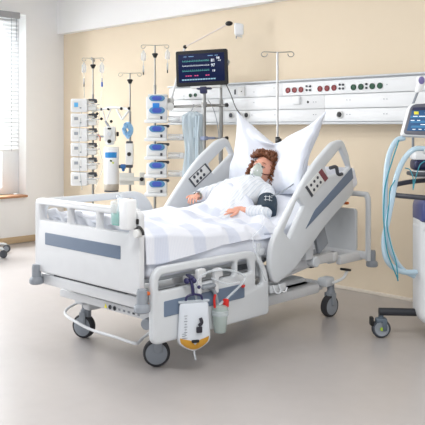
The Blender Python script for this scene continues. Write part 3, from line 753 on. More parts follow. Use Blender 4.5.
obj('clamp_arm', [tube([(sx1, 2.64, .875), (sx1+.05, 2.625, .895), (sx1+.085, 2.62, .875), (sx1+.09, 2.62, .855)], .008), rb((sx1+.01, 2.645, .92), (.014, .014, .03), .004)], BLACK, sn)

# urine drainage bag
ub = at(194, 326, X=-3.07)
ubt = thing('urine_drainage_bag', 'urine drainage bag with amber liquid hanging on the near side rail', 'drainage bag', ub+V((0, 0, -.16)))
yaw = math.radians(62)
Ru = Matrix.Rotation(yaw, 3, 'Z')
zt = at(194, 302, X=-3.07).z; zb = at(194, 351, X=-3.07).z; hh = (zt-zb)/2; zm = (zt+zb)/2
def bagf(sc=1, zlo=-1, zhi=1, th=.016):
    def f(sg):
        def q(u, v):
            W = zlo+(zhi-zlo)*v; U = 2*u-1
            w = .088+.018*(1-((W+1)/2))*1.0
            if W < -.45: w *= max(.05, 1-((-.45-W)/.55)**2.2*.93)
            if W > .9: w *= 1-.1*(W-.9)*10
            t = th*(1-U*U)**.5*max(0.0, (1-W**6))*(1.2-.5*W)*sg
            return V((ub.x, ub.y, zm))+Ru@V((U*w*sc, t, W*hh))
        return q
    return [grid(f(1), 20, 26), grid(f(-1), 20, 26)]
obj('bag', bagf(), M('bag_film', (230, 236, 244), .25, alpha=.72, var=.01), ubt, ang=180)
def liqf():
    g = []
    for sg in (1, -1):
        def q(u, v, sg=sg):
            U = 2*u-1; top = -.56+.16*abs(U)-.16*math.exp(-(U/.16)**2); W = -1+(top+1)*v
            w = .088+.018*(1-((W+1)/2)); 
            if W < -.45: w *= max(.05, 1-((-.45-W)/.55)**2.2*.93)
            t = .0185*(1-U*U)**.5*max(0, (1-W**6))*(1.2-.5*W)*sg
            return V((ub.x, ub.y, zm))+Ru@V((U*w*.96, t, W*hh*.985))
        g.append(grid(q, 18, 10))
    return g
obj('urine', liqf(), LIQY, ubt, ang=180)
def um(x, y, z): return V((ub.x, ub.y, zm))+Ru@V((x, y, z))
obj('hanger_bar', rb(um(0, 0, hh+.004), (.19, .016, .016), .006, Ru), CLEAR, ubt)
obj('hook', [tube([um(-.05, 0, hh+.01), um(-.04, 0, hh+.035), um(0, -.0, hh+.045), um(.04, 0, hh+.035), um(.05, 0, hh+.01)], .007), tube([um(-.005, 0, hh+.04), um(-.012, .0, hh+.10), um(-.02, .02, hh+.135)], .010), ell(um(-.045, .0, hh+.125), (.02, .014, .018)), ell(um(.0, 0, hh+.125), (.018, .014, .016)), rb(um(-.01, .05, hh+.14), (.03, .10, .012), .004, Ru), ell(um(.03, 0, hh+.085), .011)], M('deep_navy_clip', (36, 34, 80), .4), ubt)
obj('drain_port', [tube([um(.03, -.03, .055), um(.035, -.04, .03), um(.02, -.035, .012)], .010), rb(um(.022, -.034, -.012), (.035, .018, .035), .006, Ru)], M('port_dark', (34, 32, 44), .4), ubt)
obj('outlet_valve', [rb(um(0, -.03, -.078), (.045, .018, .016), .005, Ru)], BLACK, ubt)
obj('outlet_tube', tube([um(.0, 0, -hh+.01), um(.003, -.005, -hh-.025), um(.01, 0, -hh-.05)], .006), CLEAR, ubt)
obj('scale_marks', [rb(um(-.055, -.0195, .07-k*.016), (.012 if k % 2 else .02, .0012, .0022), 0, Ru) for k in range(10)], DGREY, ubt)
obj('scale_print', [rb(um(-.065, -.017, -.035-k*.012), (.022, .0012, .002), 0, Ru) for k in range(3)], DGREY, ubt)

# suction canister / drain bottle
db = at(220, 318, X=-3.08)
dbt = thing('drainage_bottle', 'clear drainage bottle with red caps hanging beside the urine bag', 'drainage bottle', db+V((0, 0, -.09)))
obj('bottle', lathe([(0, -.085), (.034, -.085), (.038, -.078), (.050, .055), (.046, .072), (.03, .08), (0, .08)], db, (0, 0, 1), 28), M('bottle_clear', (186, 200, 196), .2, alpha=.62), dbt)
obj('bottle_collar', lathe([(0, .02), (.053, .02), (.053, .045), (.049, .05)], db, (0, 0, 1), 24, cap=False), CLEAR, dbt)
objs('red_cap', [rb(db+V((.02, .03, .088)), (.035, .03, .055), .01), tube([db+V((0, -.045, .07)), db+V((0, -.05, .12)), db+V((0, -.04, .15))], .0075)], RED, dbt)
obj('hanger_bracket', [tube([db+V((-.02, -.0, .08)), db+V((-.03, -.02, .16)), db+V((-.045, -.06, .19))], .012), rb(db+V((-.03, -.08, .20)), (.05, .11, .02), .006)], GREY, dbt)
obj('drain_hose', tube([db+V((.0, -.01, .08)), db+V((.02, .07, .13)), (-3.09, 3.45, .50), (-3.09, 3.30, .57), (-3.10, 3.12, .58), (-3.11, 3.03, .52), (-3.12, 3.05, .42)], .0075, 8), CLEAR, dbt)
obj('red_connector', ell(at(243, 286, X=-3.1), (.012, .016, .012)), RED, dbt)
obj('connector_hose', tube([at(243, 286, X=-3.1), (-3.09, 3.42, .48), (-3.09, 3.28, .49), (-3.1, 3.16, .54)], .006, 8), CLEAR, dbt)
for k, (a, b) in enumerate(((201, 281), (218, 280))):
    p = at(a, b, X=-3.12)
    tag(obj('hanging_bracket', [plate(fillet([(p.y-.04, p.z-.075, .01), (p.y-.04, p.z+.075, .02), (p.y+.03, p.z+.075, .02), (p.y+.03, p.z+.02, .01), (p.y-.005, p.z+.02, .01), (p.y-.005, p.z-.075, .01)]), [], .03, XP(-3.12), .006)], BEDW),
        'white hook bracket on the near rail ' + ('above the urine bag' if k == 0 else 'above the drainage bottle'), 'bracket')
# iv line over the duvet side to the rail
tag(obj('infusion_line', tube([(-3.36, 3.92, .90), (-3.17, 3.72, .80), (-3.155, 3.60, .74), (-3.12, 3.58, .66), (-3.10, 3.62, .52), (-3.10, 3.66, .45)], .0038), CLEAR), 'clear tube running down over the duvet edge to the rail', 'tube')

# ------------------------------------------------------------------ equipment behind the bed
def starbase(c, g, r=.26):
    for k in range(5):
        a = 2*math.pi*k/5+.3; d = V((math.cos(a), math.sin(a), 0)); e = V(c)+d*r
        g.append(tube([V(c)+V((0, 0, .10)), V(c)+d*r*.5+V((0, 0, .095)), e+V((0, 0, .075))], .016, 8, 3)); 
    return g
def stbase(t, x, y, r=.19):
    obj('base', starbase((x, y, 0), [cyl((x, y, .07), (x, y, .15), .035)], r), CHROME, t)
    for k in range(5):
        a = 2*math.pi*k/5+.3; e = V((x+r*math.cos(a), y+r*math.sin(a), .032))
        obj('caster_wheel', [cyl(e-V((.012, 0, 0)), e+V((.012, 0, 0)), .032), cyl(e, e+V((0, 0, .04)), .01)], BLACK, t)
def ivpole(px, ytop, Y, yb=None, label='', nloops=4, span=.10, collar=None, r=.012):
    p = at(px, ytop, Y=Y); t = thing('infusion_stand', label, 'infusion stand', (p.x, Y, 0))
    obj('pole', [cyl((p.x, Y, .1), (p.x, Y, p.z-.42), r*1.15), cyl((p.x, Y, p.z-.45), (p.x, Y, p.z), r*.7)], CHROME, t)
    stbase(t, p.x, Y); zc = at(px, collar, Y=Y).z
    obj('height_knob', lathe([(.014, -.03), (.022, -.012), (.032, .006), (.032, .014), (.02, .02)], (p.x, Y, zc), (0, 0, 1), 18), BLACK, t)
    obj('hook_bar', loops(V((p.x, Y, p.z-.004)), span, .0035, .022, n=nloops), CHROME, t)
    return t, p
YE = 5.12
t1, p1_ = ivpole(93, 58, YE, label='leftmost infusion stand, carrying the stack of white syringe pumps', nloops=4, span=.105, collar=66)
t2, p2_ = ivpole(130, 73, YE, label='short infusion stand between the two pump stacks, with blue tubing', nloops=2, span=.105, collar=81)
t3, p3_ = ivpole(155, 45, YE, label='infusion stand carrying the stack of pumps with blue screens', nloops=2, span=.125, collar=55)
# infusion bags / drip chambers
def dripset(px, y0, y1, blue, lab, Y=YE):
    a = at(px, y0, Y=Y-.03); b = at(px, y1, Y=Y-.03); t = thing('infusion_bottle', lab, 'infusion bottle', b, 'infusion bottles on the stands')
    m = a.z-(a.z-b.z)*.45
    obj('bottle', lathe([(0, 0), (.022, .002), (.028, .02), (.028, a.z-m-.04), (.012, a.z-m-.015), (.004, a.z-m)], (a.x, a.y, m), (0, 0, 1), 16), CLEAR, t)
    obj('drip_chamber', [cyl((a.x, a.y, b.z+.05), (a.x, a.y, m+.004), .004, n=8), cyl((a.x, a.y, b.z+.02), (a.x, a.y, b.z+.09), .010, n=12)], CLEAR, t)
    obj('spike_cap', [cyl((a.x, a.y, b.z-.01), (a.x, a.y, b.z+.045), .012 if blue else .007, n=10)], M('cap_blue', (40, 90, 170), .4) if blue else BLACK, t)
dripset(84, 62, 86, False, 'clear infusion bottle on the left loop of the leftmost stand')
dripset(102, 62, 86, True, 'clear infusion bottle with blue cap on the leftmost stand')
dripset(143.5, 50, 74, False, 'clear infusion bottle on the left loop of the stand with blue pumps')
dripset(167.5, 49, 72, False, 'clear infusion bottle behind the monitor on the blue pump stand')
# left white pump stack
Rc, _ = local((0, 0, 0), math.radians(44.4))
def cl(c, x, y, z): return V(c)+RT*x+FW*y+V((0, 0, z))
GW = 'white syringe pumps stacked on the leftmost stand'
def white_pump(c, label):
    t = thing('syringe_pump', label, 'syringe pump', c, GW)
    obj('housing', [rb(cl(c, -.06, -.03, .078), (.19, .13, .152), .014, Rc)], WHITE, t)
    obj('front_panel', [rb(cl(c, -.085, -.098, .08), (.11, .006, .10), .006, Rc)], OFFW, t)
    obj('syringe_cradle', [rb(cl(c, .085, -.02, .045), (.10, .11, .055), .01, Rc), rb(cl(c, .085, -.02, .115), (.09, .09, .022), .006, Rc)], OFFW, t)
    obj('pole_clamp', [rb(cl(c, .09, -.05, .143), (.09, .08, .022), .008, Rc), cyl(cl(c, .13, -.06, .12), cl(c, .13, -.10, .12), .018, n=12)], DGREY, t)
    obj('syringe', cyl(cl(c, .03, -.09, .085), cl(c, .15, -.09, .085), .012, n=12), CLEAR, t)
    obj('plunger', cyl(cl(c, .15, -.09, .085), cl(c, .175, -.09, .085), .005, n=8), GREY, t)
    obj('display', rb(cl(c, -.09, -.102, .095), (.045, .004, .035), .002, Rc), M('grey_display', (150, 156, 164), .3), t)
    obj('key', rb(cl(c, -.04, -.102, .05), (.02, .004, .014), .002, Rc), GREY, t)
    return t
cz = [at(90, y, Y=YE-.02) for y in (112.5, 127, 141.5, 156, 170.5, 185)]
base = V((p1_.x-.02, YE-.09, cz[0].z)); wp = white_pump(base, 'white syringe pump at the top of the left stack')
names = ['second', 'third', 'fourth', 'fifth', 'lowest']
for k in range(5): dup(wp, (0, 0, cz[k+1].z-cz[0].z), 'white syringe pump, %s from the top of the left stack' % names[k] if k < 4 else 'white syringe pump at the bottom of the left stack')
obj('blue_display', rb(cl(base, -.09, -.106, .085), (.045, .004, .05), .002, Rc), M('pale_blue_display', (90, 170, 220), .3, emit=.2), wp)
# right blue pump stack
GB = 'pumps with blue oval displays stacked on the third stand'
def blue_pump(c, label):
    t = thing('infusion_pump', label, 'infusion pump', c, GB)
    obj('housing', [rb(cl(c, .0, .0, .085), (.21, .12, .13), .02, Rc), rb(cl(c, -.01, -.01, .012), (.235, .13, .035), .01, Rc)], WHITE, t)
    obj('back_clamp', rb(cl(c, .06, .04, .15), (.13, .08, .03), .01, Rc), DGREY, t)
    o = [(-.088, .016, .02), (-.060, .048, .03), (.060, .048, .03), (.088, .016, .02), (.060, -.020, .03), (-.060, -.020, .03)]
    def mp(u, v, w): return cl(c, u+.005, -.066+w, .11+v)
    b = obj('bezel', plate(fillet(o, n=5), [], .012, mp, .003), TEALB, t)
    o2 = [(u*.62, (v-.016)*.74+.016, r*.7) for u, v, r in o]
    obj('display', plate(fillet(o2, n=5), [], .006, lambda u, v, w: cl(c, u+.005, -.074+w, .11+v), .001), BLUES, b)
    obj('keypad', rb(cl(c, -.03, -.066, .055), (.12, .006, .03), .004, Rc), OFFW, t)
    obj('key', rb(cl(c, .05, -.07, .05), (.022, .01, .03), .003, Rc), DGREY, t)
    return t
ys = (122.5, 140.7, 159, 177, 195.5)
b0 = at(157, ys[0], Y=YE-.08); bp_ = blue_pump(b0, 'blue screen pump, second from the top of the right stack')
def syrdrive(c, label):
    t = thing('syringe', label, 'syringe', cl(c, .12, -.03, .04), 'large clear syringes lying beside the blue screen pumps')
    obj('barrel', [cyl(cl(c, .115, -.03, .035), cl(c, .24, -.03, .035), .022, n=20)], CLEAR, t)
    obj('carriage', [rb(cl(c, .26, -.02, .035), (.05, .06, .06), .01, Rc), rb(cl(c, .19, .01, .062), (.16, .014, .01), .003, Rc), rb(cl(c, .19, .01, .008), (.16, .014, .01), .003, Rc)], M('milky_plastic', (226, 228, 232), .3, alpha=.85), t)
    obj('plunger', [cyl(cl(c, .20, -.03, .035), cl(c, .25, -.03, .035), .012, n=12)], WHITE, t)
    return t
sy = syrdrive(b0, 'large syringe beside the uppermost syringe driver of the right stack')
nm2 = ['third', 'fourth', 'fifth']
for k in range(1, 5):
    q = at(157, ys[k], Y=YE-.08)
    dup(bp_, (0, 0, q.z-b0.z), 'blue screen pump, %s from the top of the right stack' % nm2[k-1] if k < 4 else 'blue screen pump at the bottom of the right stack')
    if k < 4: dup(sy, (0, 0, q.z-b0.z), 'large syringe, %s from the top of the four beside the right stack' % ['second', 'third', 'fourth'][k-1])
q = at(157, 109.5, Y=YE-.08)
hu = thing('pump_control_unit', 'control unit with blue square screen on top of the right pump stack', 'control unit', q)
obj('housing', [rb(cl(q, 0, 0, .065), (.22, .12, .14), .02, Rc), rb(cl(q, .01, .02, .145), (.20, .14, .02), .006, Rc)], WHITE, hu)
o = [(-.088, .016, .02), (-.060, .044, .03), (.060, .044, .03), (.088, .016, .02), (.060, -.016, .03), (-.060, -.016, .03)]
bz = obj('bezel', plate(fillet(o, n=5), [], .012, lambda u, v, w: cl(q, u+.005, -.066+w, .10+v), .003), TEALB, hu)
obj('display', plate(fillet([(u*.64, (v-.014)*.72+.014, r*.7) for u, v, r in o], n=5), [], .006, lambda u, v, w: cl(q, u+.005, -.074+w, .10+v), .001), BLUES, bz)
obj('square_display', rb(cl(q, -.005, -.068, .035), (.07, .01, .06), .004, Rc), M('square_blue', (24, 120, 200), .3, emit=.25), hu)
obj('rotary_knob', [cyl(cl(q, .135, -.0, .03), cl(q, .135, -.04, .03), .042, n=24), cyl(cl(q, .135, -.04, .03), cl(q, .135, -.05, .03), .014, n=14)], OFFW, hu)
tag(obj('warning_tag', rb(cl(at(149, 166, Y=YE-.08), 0, -.07, 0), (.03, .006, .03), .002, Rc), RED), 'small orange red tag beside the fourth blue screen pump', 'tag')

# rail frame behind (gas rail)
rf = thing('equipment_rail', 'steel rail frame holding the monitor behind the bed', 'rail frame', (at(221, 100, Y=5.2).x, 5.2, 0))
xr = at(221, 100, Y=5.2).x; xl = at(168, 106, Y=5.2).x; xe = at(228, 106, Y=5.2).x
zr1 = at(200, 106, Y=5.2).z; zr2 = at(210, 138, Y=5.2).z
obj('upright', [cyl((xr, 5.2, 0.02), (xr, 5.2, 1.72), .020), cyl((xr, 5.2, 1.7), (xr, 5.2, 1.85), .013), cyl((xr, 5.2, 0), (xr, 5.2, .03), .12, n=32)], CHROME, rf)
obj('cross_rail', [cyl((xl, 5.17, zr1), (xe, 5.17, zr1), .014, n=14)], CHROME, rf)
obj('cross_rail', [cyl((at(183, 138, Y=5.17).x, 5.17, zr2), (xe, 5.17, zr2), .011, n=14)], CHROME, rf)
for z in (zr1, zr2): obj('end_cap', [cyl((xe, 5.17, z), (xe+.02, 5.17, z), .02, n=14)], BLACK, rf)
# monitor
mx_ = at(202, 68, Y=5.02)
mo = thing('patient_monitor', 'wide black patient monitor showing coloured traces on dark blue screen', 'monitor', mx_+V((0, 0, -.5)))
Ym = math.radians(44.4-12); Rm = Matrix.Rotation(Ym, 3, 'Z') @ Matrix.Rotation(math.radians(-3), 3, 'X') @ Matrix.Rotation(math.radians(-2.2), 3, 'Y')
def mm(x, y, z): return mx_+Rm@V((x, y, z))
MWd, MHt = .51, .345
obj('casing', plate(fillet([(-MWd/2, -MHt/2), (MWd/2, -MHt/2), (MWd/2, MHt/2), (-MWd/2, MHt/2)], .018), [], .05, lambda u, v, w: mm(u, w, v), .006), M('monitor_black', (12, 13, 17), .55), mo)
obj('screen', rb(mm(.0, -.026, .0), (.455, .004, .275), .001, Rm), SCREEN, mo)
random.seed(2)
def trace(z, amp, n, m, x0=-.19, x1=.08, nm='trace'):
    pts = []
    for k in range(n*6+1):
        f = k/(n*6); ph = k % 6; y = {0: 0, 1: 0, 2: amp, 3: -.3*amp, 4: 0, 5: .25*amp}[ph]
        pts.append(mm(x0+(x1-x0)*f, -.030, z+y))
    obj(nm, tube(pts, .0011, 4, 0), m, mo)
trace(.065, .014, 16, GRNL); trace(.02, .012, 18, WHL); trace(-.03, .016, 14, GRNL)
tm = lambda u, v, w: mm(u, -.0295-w, v)
def mtext(s, x, z, sz, m): obj('reading', textmesh(s, sz, lambda u, v, w: mm(x+u, -.0292-w, z+v)), m, mo)
mtext('81', .115, .065, .04, WHL); mtext('97', .115, .018, .04, WHL); mtext('18', .120, -.035, .03, WHL)
mtext('98', .165, .085, .035, WHL); mtext('36.8', .178, .062, .016, WHL)
objs('status_text', [rb(mm(-.15+k*.022, -.029, -.075), (.016, .002, .010), 0, Rm) for k in (0, 1, 2, 4, 5, 9, 10)], PNK, mo)
objs('interface_button', [rb(mm(-.185+k*.026, -.029, -.112), (.021, .002, .012), 0, Rm) for k in range(13)], M('grey_ui', (130, 170, 190), .4, emit=.5), mo)
obj('title_text', [rb(mm(x, -.029, .113), (w, .002, .006), 0, Rm) for x, w in ((-.16, .03), (-.1, .05), (.09, .05), (.15, .03))], M('grey_ui2', (110, 150, 190), .4, emit=.4), mo)
obj('alarm_button', [cyl(mm(.25, 0, .045), mm(.262, 0, .045), .014), tube([mm(.25, 0, .07), mm(.27, 0, .05), mm(.26, 0, .01)], .004)], GREY, mo)
obj('mount_plate', [rb(mm(.01, .03, -.19), (.14, .08, .035), .008, Rm), rb(mm(.01, .0, -.215), (.07, .05, .07), .012, Rm)], DNAVY, mo)
obj('shelf', rb(mm(.03, .03, -.183), (.3, .09, .02), .004, Rm), OFFW, mo)
pp = mm(.01, .03, -.22)
obj('mount_pole', [cyl((pp.x, pp.y, at(204, 152, Y=5.05).z), (pp.x, pp.y, pp.z), .017), cyl((pp.x, pp.y, zr1-.02), (pp.x, pp.y, zr1+.03), .028), tube([(pp.x, pp.y, zr1), (pp.x+.02, 5.17, zr1)], .014, k=0)], CHROME, mo)
obj('pole_clamp', [rb((pp.x, pp.y, zr2), (.06, .06, .04), .01), tube([(pp.x, pp.y, zr2), (pp.x+.02, 5.17, zr2)], .012, k=0)], M('steel_blue', (140, 150, 180), .4), mo)
tag(obj('monitor_cable', tube([mm(.235, .0, -.175), at(231, 95, Y=5.1), at(236, 108, Y=5.2), at(243, 118, Y=5.25), at(247, 127, Y=5.25), at(244, 132, Y=5.22), at(239, 137, Y=5.1), at(236, 150, Y=5.0)], .0045, 8), BLACK), 'thin black cable hanging from the monitor down behind the pillow', 'cable')
tag(obj('sensor_cable', tube([at(208, 100, Y=5.1), at(213, 108, Y=5.1), at(217, 122, Y=5.1), at(219, 140, Y=5.1), at(219, 160, Y=5.1)], .004, 8), GREY), 'grey cable hanging beside the steel upright below the monitor', 'cable')
# plastic bag bundle
def bagp(u, v):
    x = at(193, 130, Y=5.0); zt_ = at(193, 112, Y=5.0).z; zb_ = at(193, 185, Y=5.0).z
    a = 2*math.pi*u; w = .10+.01*math.sin(v*9); d = .025+.008*math.sin(v*14+1)
    r = 1+.16*math.sin(a*7+v*5)+.10*math.sin(a*12-v*8)
    k = min(1, v*12+.35, (1-v)*14+.4)
    return V((x.x, 5.0, 0))+RT*(w*k*math.cos(a)*(1+.05*math.sin(a*9))+.012*math.sin(v*3))+FW*(d*r*math.sin(a)*k)+V((0, 0, zt_+(zb_-zt_)*v+.008*math.sin(a*5)))
bgt = thing('hanging_tubing_bag', 'translucent bluish bag of breathing tubes hanging between pumps and monitor', 'bag', at(193, 185, Y=5.0))
obj('film', grid(bagp, 90, 40), PLBAG, bgt, ang=180)
for k in range(5):
    xx = 187+k*3; obj('breathing_tube', tube([at(xx, 116, Y=5.0)+V((0, .0, 0)), at(xx+1.5*math.sin(k), 135, Y=5.0), at(xx-1+math.cos(k*2), 155, Y=5.0), at(xx+1, 180, Y=5.0)], .009, 8), M('tube_pale', (206, 222, 232), .3, alpha=.8), bgt)
obj('hanger', tube([at(190, 113, Y=5.0), at(193, 108, Y=5.06), V((at(195, 106, Y=5.17).x, 5.15, zr1+.018))], .004), GREY, bgt)
# exam lamp
pl0 = at(171, 101, Y=5.18); pl1 = at(185, 47, Y=5.28); pl2 = at(229, 23.5, Y=5.28); 
el = thing('examination_lamp', 'white articulated examination lamp reaching above the monitor', 'lamp', pl0)
obj('lower_arm', tube([pl0, pl1], .013, 10, 0), WHITE, el); obj('upper_arm', tube([pl1, pl2], .0065, 10, 0), M('arm_pink_white', (222, 210, 206), .4), el)
obj('joint', [ell(pl1, .022)], BLACK, el); obj('pivot', [cyl(pl0+V((0, .02, 0)), pl0+V((0, -.03, 0)), .035)], OFFW, el)
obj('head_joint', [ell(pl2, (.042, .03, .024))], BLACK, el)
hd0 = at(238.5, 29.5, Y=5.28)
Rh = Matrix.Rotation(math.radians(44.4), 3, 'Z') @ Matrix.Rotation(math.radians(14), 3, 'Y')
def lamphead():
    o = fillet([(-.058, .052, .02), (.035, .062, .02), (.062, -.045, .02), (-.025, -.062, .02)])
    return plate(o, [], .07, lambda u, v, w: hd0+Rh@V((u, w, v)), .012)
obj('lamp_head', lamphead(), WHITE, el); obj('lamp_glass', rb(hd0+Rh@V((.02, 0, -.062)), (.07, .05, .01), .003, Rh), OFFW, el)
obj('handle', [tube([hd0+Rh@V((-.005, 0, -.06)), hd0+Rh@V((.0, 0, -.09))], .006, 8, 0)], GREY, el)
obj('rail_clamp', [rb(pl0+V((0, .0, -.045)), (.05, .05, .06), .008), cyl(pl0+V((0, 0, -.07)), pl0+V((0, 0, -.10)), .02, .01)], BLACK, el)

# middle stand: bracket arms, canister, blue tubing
mz = at(112, 109, Y=YE).z; X1, X2 = p1_.x, p2_.x
br_ = thing('cross_bracket', 'pale cross bracket joining the leftmost stand to the short stand', 'bracket', (X1, YE, mz))
obj('bar', [tube([(X1, YE, mz-.02), (X1+.2, YE-.02, mz), (X1+.45, YE-.02, mz+.015), (X2, YE, mz-.01)], .014, 10)], OFFW, br_)
objs('strut', [tube([(X1+.2, YE-.02, mz), (X1+.28, YE-.03, mz-.14)], .008, k=0), tube([(X1+.36, YE-.02, mz), (X1+.29, YE-.03, mz-.14)], .008, k=0), tube([(X1+.46, YE-.02, mz), (X1+.56, YE-.02, mz-.12)], .012, k=0), tube([(X1+.66, YE-.0, mz-.02), (X1+.56, YE-.02, mz-.12)], .012, k=0)], OFFW, br_)
objs('knob', [ell((X1+q, YE-.03, mz+dz), .017, 12, 8) for q, dz in ((.06, 0), (.20, 0), (.33, 0), (.56, .0), (X2-X1+.02, 0), (.06, -.09), (.20, -.11), (.38, -.14), (.12, -.05))], BLACK, br_)
ec = at(111.5, 170, Y=YE-.1)
cn = thing('equipment_canister', 'tall white cylindrical canister with blue label between the left stands', 'canister', ec+V((0, 0, -.22)))
zt_, zb_ = at(111, 147, Y=YE-.1).z, at(111, 184, Y=YE-.1).z
obj('canister_body', lathe([(.080, 0), (.084, .01), (.084, zt_-zb_-.01), (.08, zt_-zb_)], (ec.x, ec.y, zb_), (0, 0, 1), 32), WHITE, cn)
obj('canister_base', lathe([(0, 0), (.074, 0), (.082, .012), (.082, .07), (.078, .078)], (ec.x, ec.y, zb_-.07), (0, 0, 1), 32), M('taupe_metal', (176, 168, 156), .4), cn)
obj('canister_foot', lathe([(0, 0), (.078, 0), (.078, .018), (0, .018)], (ec.x, ec.y, zb_-.085), (0, 0, 1), 32), DGREY, cn)
def cyb(r, z):  # label strip wrapped on the front
    return lambda u, v: V((ec.x, ec.y, 0))+(RT*math.sin((u-.5)*1.7)-FW*math.cos((u-.5)*1.7))*r+V((0, 0, z[0]+(z[1]-z[0])*v))
zl = at(111, 152, Y=YE-.1).z, at(111, 157.5, Y=YE-.1).z
obj('label_band', grid(cyb(.0855, zl), 16, 2), M('label_blue', (36, 130, 196), .4), cn)
for a, b, m in ((112, 160.5, GREEN), (114, 162.5, YEL)):
    p = at(a, b, Y=YE-.1); obj('logo_mark', rb(V((p.x, p.y, p.z))-FW*.082, (.022, .008, .018), .003, Rc @ Matrix.Rotation(.6, 3, 'Y')), m if m is GREEN else M('lime_mark', (200, 210, 90), .4), cn)
hz = at(110, 134, Y=YE-.08)
obj('regulator', [rb(hz+V((0, 0, .0)), (.13, .10, .17), .02, Rc), cyl(hz-FW*.05, hz-FW*.065, .032, n=24), cyl(hz+V((0, 0, -.12)), hz+V((0, 0, -.02)), .05)], OFFW, cn)
obj('gauge', [cyl(hz-FW*.066, hz-FW*.07, .022, n=20)], M('gauge_face', (200, 204, 206), .3), cn)
objs('regulator_knob', [cyl(hz+V((0, 0, -.08))-FW*.03, hz+V((0, 0, -.08))-FW*.07, .022), rb(hz+V((0, 0, .06))-FW*.05, (.04, .02, .02), .005, Rc), rb(cl(hz, .085, 0, 0), (.025, .04, .05), .006, Rc)], BLACK, cn)
obj('mount_arm', [tube([cl(hz, 0, .03, .05), V((X1+.28, YE-.03, mz-.14))], .014, k=0), tube([cl(hz, 0, .02, -.03), V((X1, YE, hz.z-.03))], .012, k=0)], GREY, cn)
random.seed(5)
bt = at(127.5, 130, Y=YE-.06); tb = []
for k in range(16):
    pts = []; ph = random.uniform(0, 6); sc_ = random.uniform(.35, 1)
    for j in range(14):
        a = j/13*2*math.pi+ph; pts.append(bt+RT*(.055*sc_*math.cos(a)*random.uniform(.6, 1.2))+V((0, 0, .085*sc_*math.sin(a)*random.uniform(.6, 1.2)))+FW*random.uniform(-.03, .03))
    tb.append(tube(pts, .0075, 7, 3))
tag(obj('tubing_coil', tb, M('blue_tubing', (140, 184, 220), .35)), 'tangled coil of light blue tubing hung on the short stand', 'tubing')
mp_ = at(129.5, 154, Y=YE-.03)
md = thing('pole_module', 'narrow white module with round black dial on the short stand', 'module', mp_+V((0, 0, -.13)))
obj('housing', rb(mp_, (.085, .07, .24), .015, Rc), OFFW, md); obj('dial', cyl(mp_-FW*.034+RT*.0, mp_-FW*.05, .022, n=20), BLACK, md)
objs('end_clamp', [rb(mp_+V((0, 0, .125)), (.07, .06, .03), .008, Rc), rb(mp_+V((0, 0, -.13)), (.07, .06, .04), .008, Rc)], DGREY, md)
kb = at(123.5, 166.5, Y=YE-.05); bk = thing('blue_valve', 'blue valve knob joined to the clamp of the short stand', 'valve', kb)
obj('knob', [cyl(kb-RT*.03, kb+RT*.025, .026, n=12), ell(kb-FW*.02+V((0, 0, -.035)), .018)], M('valve_blue', (40, 100, 160), .4), bk); obj('stem', [cyl(kb-RT*.05, kb-RT*.03, .02), cyl(kb+RT*.02, V((p2_.x, YE, kb.z)), .012)], DGREY, bk)
gb = at(131, 179, Y=YE-.03); gk = thing('stand_shelf_bracket', 'grey bracket across the short stand above the bed rail', 'bracket', gb)
obj('plate', [rb(gb, (.26, .05, .045), .006, Rc), rb(cl(gb, -.05, .02, .0), (.16, .02, .13), .006, Rc), rb(cl(gb, .12, .02, 0), (.06, .02, .14), .006, Rc)], M('bracket_grey', (206, 206, 200), .4), gk)
obj('knob', cyl(cl(gb, .12, -.0, 0), cl(gb, .12, -.05, 0), .022, n=16), BLACK, gk)
# guide tubes beside the canister
tag(obj('drip_line', [tube([at(84, 86, Y=YE-.04), at(84, 100, Y=YE-.12), at(80, 125, Y=YE-.2), at(79, 160, Y=YE-.2), at(82, 190, Y=YE-.2)], .003, 6)], CLEAR), 'thin clear line hanging left of the white pump stack', 'tube')
tag(obj('curved_line', [tube([at(102, 86, Y=YE-.04), at(101, 105, Y=YE-.06), at(98, 125, Y=YE-.08), at(100, 150, Y=YE-.12), at(103, 165, Y=YE-.12), at(99, 178, Y=YE-.12), at(94, 190, Y=YE-.12)], .003, 6)], CLEAR), 'thin clear line looping between the white pumps and the canister', 'tube')
tag(obj('orange_connector', [tube([at(98, 135, Y=YE-.12), at(100, 137, Y=YE-.12), at(100, 141, Y=YE-.12)], .007, 8)], M('copper', (170, 96, 70), .4)), 'small copper coloured connector on the line beside the white pumps', 'connector')

# ------------------------------------------------------------------ ventilator
vc = at(435, 320, D=5.05); vc.z = 0
vt = thing('ventilator', 'tall white and navy ventilator on castors at the right edge', 'ventilator', vc)
def vm(x, y, z): return vc+RT*x+FW*y+V((0, 0, z))
lx = at(410, 300, D=5.16); lx = (lx-vc).dot(RT)         # left face of the cabinet
ztop = at(410, 219, D=4.93).z; W = .42; xc = lx+W/2
def prism(prof, w0, w1, y0, y1, r=.05):  # front outline rounded box through plate
    pass
obj('cabinet', plate(fillet([(lx, .115, .10), (lx, .80, .03), (lx+W, .80, .03), (lx+W, .115, .10)], n=8), [], .28, lambda u, v, w: vm(u, w-.03, v), .07), WHITE, vt)
obj('navy_top', [plate(fillet([(lx+.005, ztop-.02, .02), (lx+.005, ztop+.135, .07), (lx+W-.005, ztop+.135, .07), (lx+W-.005, ztop-.02, .02)], n=6), [], .30, lambda u, v, w: vm(u, w-.04, v), .05)], NAVY, vt)
obj('white_collar', plate(fillet([(lx+.004, .74, .02), (lx+.004, ztop-.0, .02), (lx+W-.004, ztop, .02), (lx+W-.004, .74, .02)]), [], .285, lambda u, v, w: vm(u, w-.03, v), .065), WHITE, vt)
zh = at(395, 193, D=4.9).z; hx = (at(395, 193, D=4.85)-vc).dot(RT)
